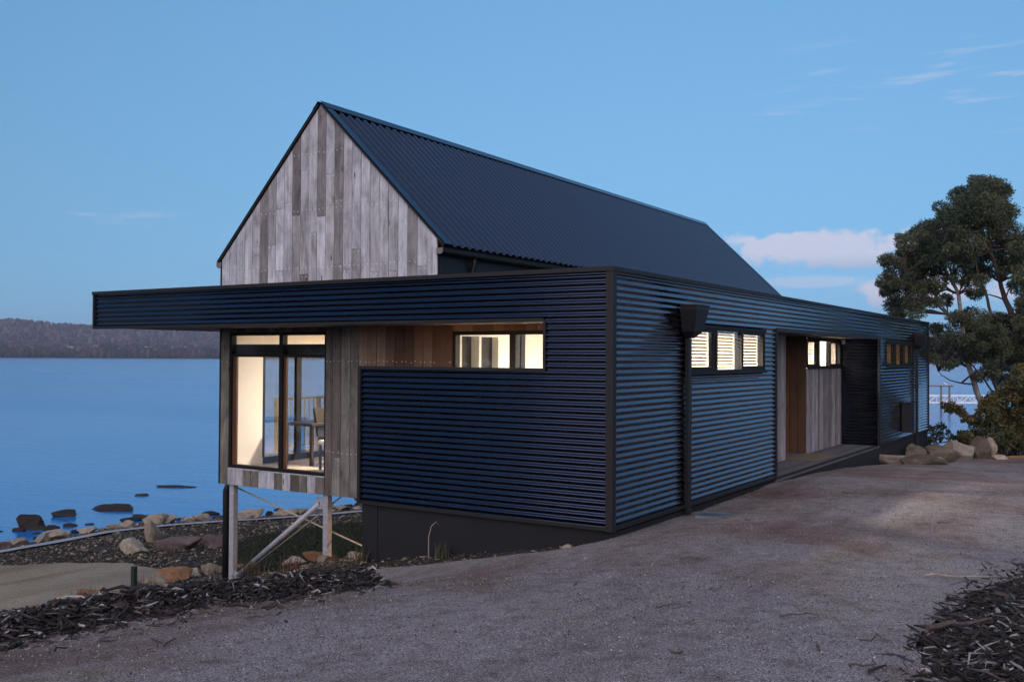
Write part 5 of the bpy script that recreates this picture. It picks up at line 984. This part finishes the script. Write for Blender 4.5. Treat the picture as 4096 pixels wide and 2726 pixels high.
LIMBS = [([(-0.88,0.0,0.43),(-0.88,0.06,1.77),(-1.17,0.1,2.81),(-1.39,-0.05,3.42),(-1.53,-0.16,4.21),(-1.62,-0.16,5.06),(-1.83,-0.03,5.62),(-2.24,-0.12,6.21)],0.1,0.04),([(0.31,0.0,0.44),(0.24,-0.13,1.79),(0.24,-0.05,3.0),(0.15,-0.08,4.22),(-0.16,-0.08,4.89),(-0.29,-0.04,5.44),(-0.68,-0.17,6.52),(-0.72,-0.12,7.87)],0.15,0.03),([(-0.06,0.0,0.44),(-0.22,0.05,1.78),(-0.49,-0.0,2.51),(-0.7,-0.06,3.12),(-0.92,-0.14,3.6)],0.08,0.04),([(0.16,-0.06,4.22),(-0.58,-0.07,4.46),(-0.77,-0.11,5.13),(-1.14,-0.12,6.16)],0.06,0.03),([(0.16,-0.06,4.22),(0.3,-0.14,4.83),(0.63,-0.22,5.67),(0.74,-0.12,6.35)],0.06,0.03),([(-1.48,-0.06,4.21),(-1.95,-0.14,4.45),(-2.45,-0.32,4.8),(-2.87,-0.15,5.17),(-3.2,-0.07,5.66)],0.05,0.02),([(-1.36,-0.43,2.33),(-1.66,-0.43,2.36),(-2.02,-0.43,2.45),(-2.26,-0.43,2.6),(-2.35,-0.43,2.72)],0.028,0.008),([(-0.37,-0.02,1.78),(-0.82,-0.06,2.51),(-1.24,-0.05,2.99)],0.035,0.02)]
tree((23.23, -1.83, -1.07), TREE_RZ, 'tall dark green tree with several trunks at the end of the gravel', 3, CR, LIMBS, pale=(0,))
tree((20.18, -2.09, -0.71), TREE_RZ, 'dense yellow green bush at the foot of the tall tree', 4, [(-1.0,0.11,0.5,0.32),(-1.05,0.45,0.35,0.15),(-0.82,0.07,0.33,0.16),(-0.86,0.05,0.4,0.22),(-1.36,-0.3,0.62,0.22),(-1.46,-0.69,0.69,0.13),(-1.33,-0.04,0.53,0.13),(-1.32,0.08,0.57,0.12),(-0.85,-0.26,0.84,0.33),(-0.63,0.3,0.94,0.15),(-1.0,-0.14,1.04,0.19),(-0.74,-0.04,0.98,0.15),(-0.83,-0.58,1.24,0.31),(-0.35,0.04,1.2,0.22),(-0.74,-0.16,1.3,0.13),(-0.03,0.6,1.18,0.14),(-0.33,-0.12,1.6,0.33),(-0.62,-0.36,1.58,0.23),(-0.42,-0.0,1.36,0.15),(0.13,0.38,1.78,0.21),(-0.37,0.26,1.47,0.28),(-0.35,0.33,1.28,0.13),(-0.77,-0.26,1.43,0.18),(-0.72,-0.34,1.35,0.15),(0.22,0.32,1.87,0.32),(0.01,-0.02,1.74,0.19),(-0.08,-0.37,1.94,0.18),(-0.21,-0.66,2.02,0.14),(0.4,0.34,1.36,0.39),(0.43,-0.01,1.25,0.27),(0.16,-0.2,1.25,0.16),(0.31,0.57,1.08,0.18),(0.02,0.32,1.02,0.39),(-0.37,-0.04,1.02,0.24),(-0.24,0.22,1.23,0.23),(-0.28,0.16,1.3,0.26),(-0.46,-0.59,0.64,0.38),(0.0,0.4,0.29,0.2),(0.03,0.14,0.86,0.19),(-0.52,-0.32,0.88,0.24),(0.29,0.02,0.71,0.42),(-0.11,-0.25,0.55,0.29),(0.16,-0.16,0.62,0.27),(0.12,-0.25,0.55,0.19),(-0.94,-0.22,0.34,0.28),(-1.19,-0.38,0.42,0.15),(-0.74,0.1,0.39,0.16),(-1.22,-0.67,0.49,0.11),(-0.45,0.09,0.31,0.34),(-0.61,-0.33,0.27,0.21),(-0.38,0.33,0.38,0.19),(-0.8,-0.62,0.56,0.21),(0.3,0.6,0.21,0.36),(0.02,0.11,0.44,0.21),(0.28,0.7,-0.05,0.16),(-0.28,-0.53,0.44,0.19),(0.7,0.59,0.16,0.39),(0.31,-0.13,0.5,0.15),(0.79,0.29,0.44,0.26),(0.5,0.24,0.3,0.19),(0.24,-0.3,1.89,0.31),(-0.09,-0.54,1.69,0.18),(-0.11,-0.67,2.08,0.22),(0.69,0.32,1.86,0.18),(0.81,0.16,1.54,0.49),(0.41,-0.6,1.26,0.29),(0.48,-0.71,1.29,0.2),(0.7,-0.13,1.63,0.3),(0.75,-0.06,0.89,0.52),(0.69,0.13,0.69,0.21),(0.39,-0.35,1.01,0.28),(1.27,0.2,0.89,0.33),(0.61,-0.42,0.31,0.48),(0.51,-0.23,0.23,0.2),(0.66,0.15,0.54,0.23),(0.4,-0.45,0.05,0.27),(-1.07,0.08,1.06,0.15),(-1.33,-0.24,1.03,0.08),(-0.9,0.34,1.09,0.08),(-1.37,-0.41,1.07,0.07),(-1.22,0.18,1.25,0.17),(-1.09,0.3,1.25,0.07),(-1.41,-0.19,1.34,0.09),(-1.32,-0.16,1.17,0.1),(-1.81,-0.45,1.42,0.15),(-1.32,0.53,1.26,0.1),(-1.75,-0.53,1.5,0.1),(-1.61,0.11,1.31,0.11),(-1.53,0.55,1.42,0.11),(-1.87,-0.11,1.4,0.05),(-1.84,-0.13,1.39,0.06),(-1.86,-0.37,1.5,0.04),(-1.47,-0.18,1.35,0.13),(-1.18,0.65,1.23,0.06),(-1.47,-0.38,1.41,0.06),(-1.18,0.54,1.36,0.06),(-0.92,0.05,0.98,0.14),(-0.91,0.07,1.02,0.07),(-0.67,0.46,0.89,0.1),(-1.3,-0.62,1.09,0.07),(0.72,0.62,2.31,0.29),(0.7,0.53,2.47,0.2),(0.5,-0.14,2.42,0.12),(0.09,-0.33,2.16,0.19),(0.57,-0.3,2.16,0.42),(1.1,0.2,2.22,0.18),(0.66,-0.25,2.31,0.25),(0.12,-0.55,1.95,0.24)], [([(-0.06,0.0,0.1),(-0.11,-0.01,0.71),(-0.28,-0.02,1.43)],0.06,0.02),([(0.06,0.0,0.1),(0.22,-0.01,0.99),(0.32,-0.03,1.93)],0.05,0.02),([(-0.11,0.0,0.1),(-0.56,-0.01,0.54),(-1.0,-0.01,0.59)],0.04,0.015),([(-0.0,-0.0,0.21),(-0.61,-0.01,0.82),(-1.06,-0.01,1.04),(-1.51,-0.02,1.31)],0.03,0.01)], per=5200, cat='bush', name='bush', tones=BUSHC, lw=0.045, ll=0.09)
tree((21.51, -0.07, -0.95), TREE_RZ, 'sparse shrub against the far corner of the house', 5, [(-0.19,-0.09,0.81,0.2),(-0.34,-0.17,0.87,0.1),(-0.2,0.01,0.86,0.1),(0.08,-0.02,0.93,0.18),(0.22,0.13,0.92,0.1),(0.1,-0.2,0.95,0.08),(-0.27,-0.06,0.51,0.2),(-0.28,0.0,0.54,0.13),(-0.26,-0.07,0.52,0.08),(-0.0,-0.01,0.66,0.17),(0.04,-0.03,0.73,0.09),(0.2,0.23,0.72,0.07),(0.3,0.14,0.74,0.11),(0.19,-0.13,0.71,0.04),(0.39,0.16,0.8,0.07),(0.3,-0.07,0.6,0.08),(0.23,-0.2,0.59,0.05),(0.42,0.14,0.55,0.05),(-0.29,0.02,0.32,0.14),(-0.48,-0.21,0.42,0.09),(-0.2,0.16,0.4,0.07),(0.41,-0.15,0.64,0.08),(0.53,0.1,0.57,0.03),(0.44,-0.15,0.63,0.05)], [([(0.18,0.0,0.24),(-0.06,-0.0,0.48),(-0.18,-0.01,0.81)],0.03,0.01),([(0.72,-0.0,0.36),(0.48,-0.0,0.51),(0.06,-0.0,0.45),(-0.24,-0.0,0.36)],0.03,0.01)], per=3500, cat='shrub', name='shrub', lw=0.045, ll=0.08)

# trees on the bank to the left, out of the picture but mirrored in the tall window
for i, (x, y, rz_, lb) in enumerate(((-17.5, 25.5, 0.8, 'tall leaning tree on the bank left of the gravel yard'), (-13.0, 28.0, 2.2, 'tall spreading tree nearest the water on the left bank'), (-22.0, 21.0, 3.9, 'tall tree standing farthest up the left bank'))):
    tree((x, y, hz1(x, y)-0.05), rz_, lb, 20+i, CR[::2], LIMBS[:6], per=1600, lw=0.08, ll=0.17)

# ------------------------------------------------------------------ jetty
jt = empty('jetty', (115.5, 17.3, WATER_Z), 'white truss gangway on timber piles over the lake', 'jetty', None, math.atan2(-9.7, 6.2))
M_WHITE = grainy('white_painted_steel', (0.85, 0.85, 0.86), 0.5, 0.04, 3); M_PILE = grainy('grey_timber_pile', (0.16, 0.13, 0.11), 0.9, 0.3, 4)
for yy in (-0.55, 0.55):
    part('top_chord', M_WHITE, (-2, 14, yy-0.08, yy+0.08, 1.72, 1.88), parent=jt); part('bottom_chord', M_WHITE, (-2, 14, yy-0.08, yy+0.08, 0.88, 1.04), parent=jt)
    for i in range(16):
        x0 = -2+i; m = MB(); a, b = ((x0, yy, 1.0), (x0+1, yy, 1.80)) if i % 2 else ((x0, yy, 1.80), (x0+1, yy, 1.0)); m.tube([a, b], 0.055, 6); m.build('diagonal', M_WHITE, jt)
        part('upright', M_WHITE, (x0-0.03, x0+0.03, yy-0.03, yy+0.03, 1.02, 1.76), parent=jt)
part('walkway', M_PILE, (-2, 14, -0.5, 0.5, 0.93, 0.99), parent=jt)
for x in (2.45, 3.45):
    m = MB(); m.tube([(x, -0.75, -2), (x, -0.75, 2.88)], 0.11, 10); m.build('pile', M_PILE, jt, smooth=True)
part('crossbeam', M_PILE, (0.6, 3.9, -0.9, -0.6, 2.88, 3.02), parent=jt); part('landing', M_PILE, (2.2, 3.7, -0.9, -0.56, 0.80, 0.90), parent=jt)
sg = MB(); sg.tube([(-0.20, 0, .12), (-0.08, 0, .13), (0.05, 0, .17), (0.14, 0, .25), (0.18, 0, .33), (0.23, 0, .34), (0.30, 0, .32)], [.02, .09, .10, .06, .06, .035, .008], 8)
g_ = sg.build('gull', M_WHITE, None, smooth=True, label='white gull perched on the jetty crossbeam', cat='bird'); ax_ = Vector((6.2, -9.7, 0)).normalized(); g_.location = Vector((115.5, 17.3, WATER_Z+3.02-0.03))+ax_*3.0+Vector((-ax_.y, ax_.x, 0))*-0.75; g_.rotation_euler = (0, 0, 2.4)

# ------------------------------------------------------------------ far shore: hills, wood, farm buildings
def ridge(a):
    """height of the far skyline (m) by azimuth in degrees"""
    xs = [-60, -30, -5, 3, 8, 14, 22, 30, 38, 46, 50, 53, 55, 56.5, 58, 59.2, 60.2, 62, 66, 74, 84, 100, 120, 150]
    hs = [60, 70, 62, 66, 60, 52, 60, 66, 70, 66, 68, 74, 78, 77, 81, 95, 92, 84, 92, 80, 95, 85, 70, 60]
    return 0.66*float(np.interp(a, xs, hs))
az_s = np.arange(-60, 150.01, 0.35); ds = np.r_[np.array([1480, 1500, 1520, 1560, 1620, 1700, 1800, 1920, 2060, 2200, 2330, 2460, 2600, 2800, 3200])]
HV = []; shore_off = []
for a in az_s:
    so = 60*mnoise.noise((a*0.13, 2.0, 0)); shore_off.append(so)
    for dd_ in ds:
        tt = (dd_-1500)/960; hgt = WATER_Z-2 if dd_ < 1495 else (WATER_Z+0.3+max(0, min(1, tt))**1.25*(ridge(a)*1.12+4) if tt <= 1 else WATER_Z+(ridge(a)*1.12+4)*(1-(tt-1)*0.5))
        hgt += (6*mnoise.fractal((a*0.9, dd_*0.004, 1.0), 1.0, 2.0, 4) if dd_ > 1530 else 0)
        if dd_ > 1600: hgt = hgt*(0.72+0.28*min(1, abs(tt-0.45)*2.2)) if tt < 0.95 else hgt
        HV.append((CAM.x+math.cos(R(a))*(dd_+so), CAM.y+math.sin(R(a))*(dd_+so), hgt))
HV = np.array(HV); na, nd = len(az_s), len(ds); ii = np.arange(na*nd).reshape(na, nd)
HF = np.stack([ii[:-1, :-1], ii[:-1, 1:], ii[1:, 1:], ii[1:, :-1]], -1).reshape(-1, 4)
t = NT('wooded_hillside'); v = t.coord((0.01, 0.01, 0.01)); n1_ = t.noise(v, 1.1, 6, 0.65); n2_ = t.noise(v, 9, 4, 0.7)
c_ = t.ramp(n2_, [(0.3, (0.035, 0.034, 0.036)), (0.7, (0.085, 0.075, 0.075))]); sz_ = t.new('ShaderNodeSeparateXYZ'); t.link(t.coord(), sz_.inputs[0])
fld = t.math('MULTIPLY', t.math('GREATER_THAN', n1_, 0.60), t.math('LESS_THAN', sz_.outputs[2], 30.0))
t.set(color=t.mix(fld, c_, (0.075, 0.115, 0.06)), rough=0.95, spec=0.1); M_HILL = t.m
np_mesh('hills', HV, HF, M_HILL, smooth=True, kind='structure', label='wooded hills along the far shore')
HG = HV.reshape(na, nd, 3)
def hill_at(a, k):
    i = np.clip((a+60)/0.35, 0, na-1.001); i0 = i.astype(int); f = (i-i0)[:, None]; k0 = np.clip(k.astype(int), 0, nd-2); g = (k-k0)[:, None]
    return (HG[i0, k0]*(1-f)+HG[i0+1, k0]*f)*(1-g)+(HG[i0, k0+1]*(1-f)+HG[i0+1, k0+1]*f)*g
PADS = [(52.6, 1.3, 5.6, 0.45), (50.3, 0.8, 4.9, 0.4), (63.0, 1.2, 5.2, 0.4)]
def wood(name, n, a0, a1, k0, k1, hlo, hhi, tones, label, seed):
    rf = np.random.default_rng(seed); a = rf.uniform(a0, a1, n); k = rf.uniform(k0, k1, n); keep = ~np.any([(np.abs(a-pa) < pw) & (np.abs(k-pk) < ph) for pa, pw, pk, ph in PADS], axis=0); a = a[keep]; k = k[keep]; n = len(a); P = hill_at(a, k); ht = rf.uniform(hlo, hhi, n); w = ht*rf.uniform(.22, .42, n)
    ring = [(0.0, .10), (.30, .95), (.62, .8), (.88, .42)]; m = 6; T = []
    for z_, s_ in ring:
        for j in range(m): T.append((s_*math.cos(j*2*math.pi/m+z_*3), s_*math.sin(j*2*math.pi/m+z_*3), z_))
    T = np.array(T); V = np.empty((n, len(T), 3)); jit = 1+rf.normal(0, .22, (n, len(T)))
    V[..., 0] = T[:, 0]*w[:, None]*jit; V[..., 1] = T[:, 1]*w[:, None]*jit; V[..., 2] = T[:, 2]*ht[:, None]*(1+rf.normal(0, .06, (n, len(T))))-1.0; V += P[:, None, :]
    q = []
    for r_i in range(3):
        for j in range(m): q.append((r_i*m+j, r_i*m+(j+1) % m, (r_i+1)*m+(j+1) % m, (r_i+1)*m+j))
    q += [(18, 19, 20, 21), (18, 21, 22, 23)]; F = (np.array(q)[None]+len(T)*np.arange(n)[:, None, None]).reshape(-1, 4)
    tn = np.array(tones); col = tn[rf.integers(0, len(tn), n)]*rf.uniform(.7, 1.3, n)[:, None]
    return np_mesh(name, V.reshape(-1, 3), F, M_FAR, col=np.repeat(col, len(T), 0), kind='stuff', label=label)
M_FAR = vcol('far_foliage', 0.9, 0.35, 0.25, 0.1)
PURP = [(0.060, 0.044, 0.050), (0.095, 0.068, 0.068), (0.035, 0.034, 0.040), (0.14, 0.105, 0.10), (0.03, 0.036, 0.036)]
DKG = [(0.02, 0.022, 0.018), (0.03, 0.03, 0.022), (0.055, 0.043, 0.035), (0.085, 0.066, 0.055), (0.035, 0.03, 0.025)]
wood('hill_wood', 9000, 44, 66, 4.2, 12.2, 9, 17, PURP, 'purple brown wood covering the far hills', 1)
wood('shore_wood', 2600, 44, 66, 1.3, 4.2, 7, 17, DKG, 'dark trees along the foot of the far hills', 2)
wood('hill_wood', 4500, -4, 14, 4.2, 12.2, 9, 17, PURP, 'purple brown wood on the far hills behind the tall tree', 3)
wood('shore_wood', 1300, -4, 14, 1.3, 4.2, 7, 17, DKG, 'dark trees along the far shore behind the jetty', 4)
wood('left_hill_wood', 2500, 66, 150, 1.5, 12.2, 12, 22, DKG, 'dark wood on the hills beyond the left bank', 5)
M_PAD = grainy('green_pasture', (0.13, 0.22, 0.10), 0.95, 0.25, 0.02)
for pa, pw, pk, ph in PADS:
    aa, kk = np.meshgrid(np.linspace(pa-pw, pa+pw, 14), np.linspace(pk-ph, pk+ph, 6), indexing='ij'); pp = hill_at(aa.ravel(), kk.ravel()); pp[:, 2] += 1.2
    iq = np.arange(14*6).reshape(14, 6); np_mesh('paddock', pp, np.stack([iq[:-1, :-1], iq[:-1, 1:], iq[1:, 1:], iq[1:, :-1]], -1).reshape(-1, 4), M_PAD, smooth=True, kind='structure', label='green paddock cleared in the far wood')
def farmhouse(a, k, w, d, h, label):
    P = hill_at(np.array([a]), np.array([k]))[0]; o = empty('farmhouse', tuple(P+np.array([0, 0, 4.0])), label, 'house', None, R(a))
    wl_ = part('wall', M_WHITE, (-d/2, d/2, -w/2, w/2, -6, h), parent=o); m = MB(); m.prism([(-d/2-0.4, h), (d/2+0.4, h), (0, h+d*0.32)], 1, -w/2-0.4, w/2+0.4); m.build('roof', M_GALV, o)
    for y in (-w*0.3, 0, w*0.3): part('window', M_FRAME, (-d/2-0.05, -d/2+0.05, y-0.7, y+0.7, h*0.35, h*0.8), parent=wl_)
for a, k, w, d, h, lb in ((52.9, 4.3, 26, 9, 5, 'long white farm building below the green paddock'), (51.9, 4.6, 12, 8, 5, 'small white shed right of the long farm building'), (55.6, 4.9, 12, 8, 5, 'white farmhouse high among the far trees'), (58.6, 3.4, 7, 7, 6, 'lone white cottage in the far shore trees'), (56.9, 3.7, 8, 8, 9, 'tall cream house among the far shore trees'), (57.3, 2.2, 6, 6, 4, 'tiny white boatshed near the far waterline')):
    farmhouse(a, k, w, d, h, lb)

# ------------------------------------------------------------------ dusk haze over the lake
hzm = bpy.data.materials.new('dusk_haze'); hzm.use_nodes = True; hn = hzm.node_tree; hn.nodes.remove(hn.nodes['Principled BSDF'])
pv = hn.nodes.new('ShaderNodeVolumePrincipled'); pv.inputs['Color'].default_value = (0.74, 0.80, 0.98, 1); pv.inputs['Density'].default_value = 0.00018
hn.links.new(pv.outputs[0], hn.nodes['Material Output'].inputs['Volume'])
m = MB(); m.box(-6200, 6200, -6200, 6200, -14.0, 130.0); m.build('haze', hzm, kind='stuff', label='thin blue evening haze over lake and hills')
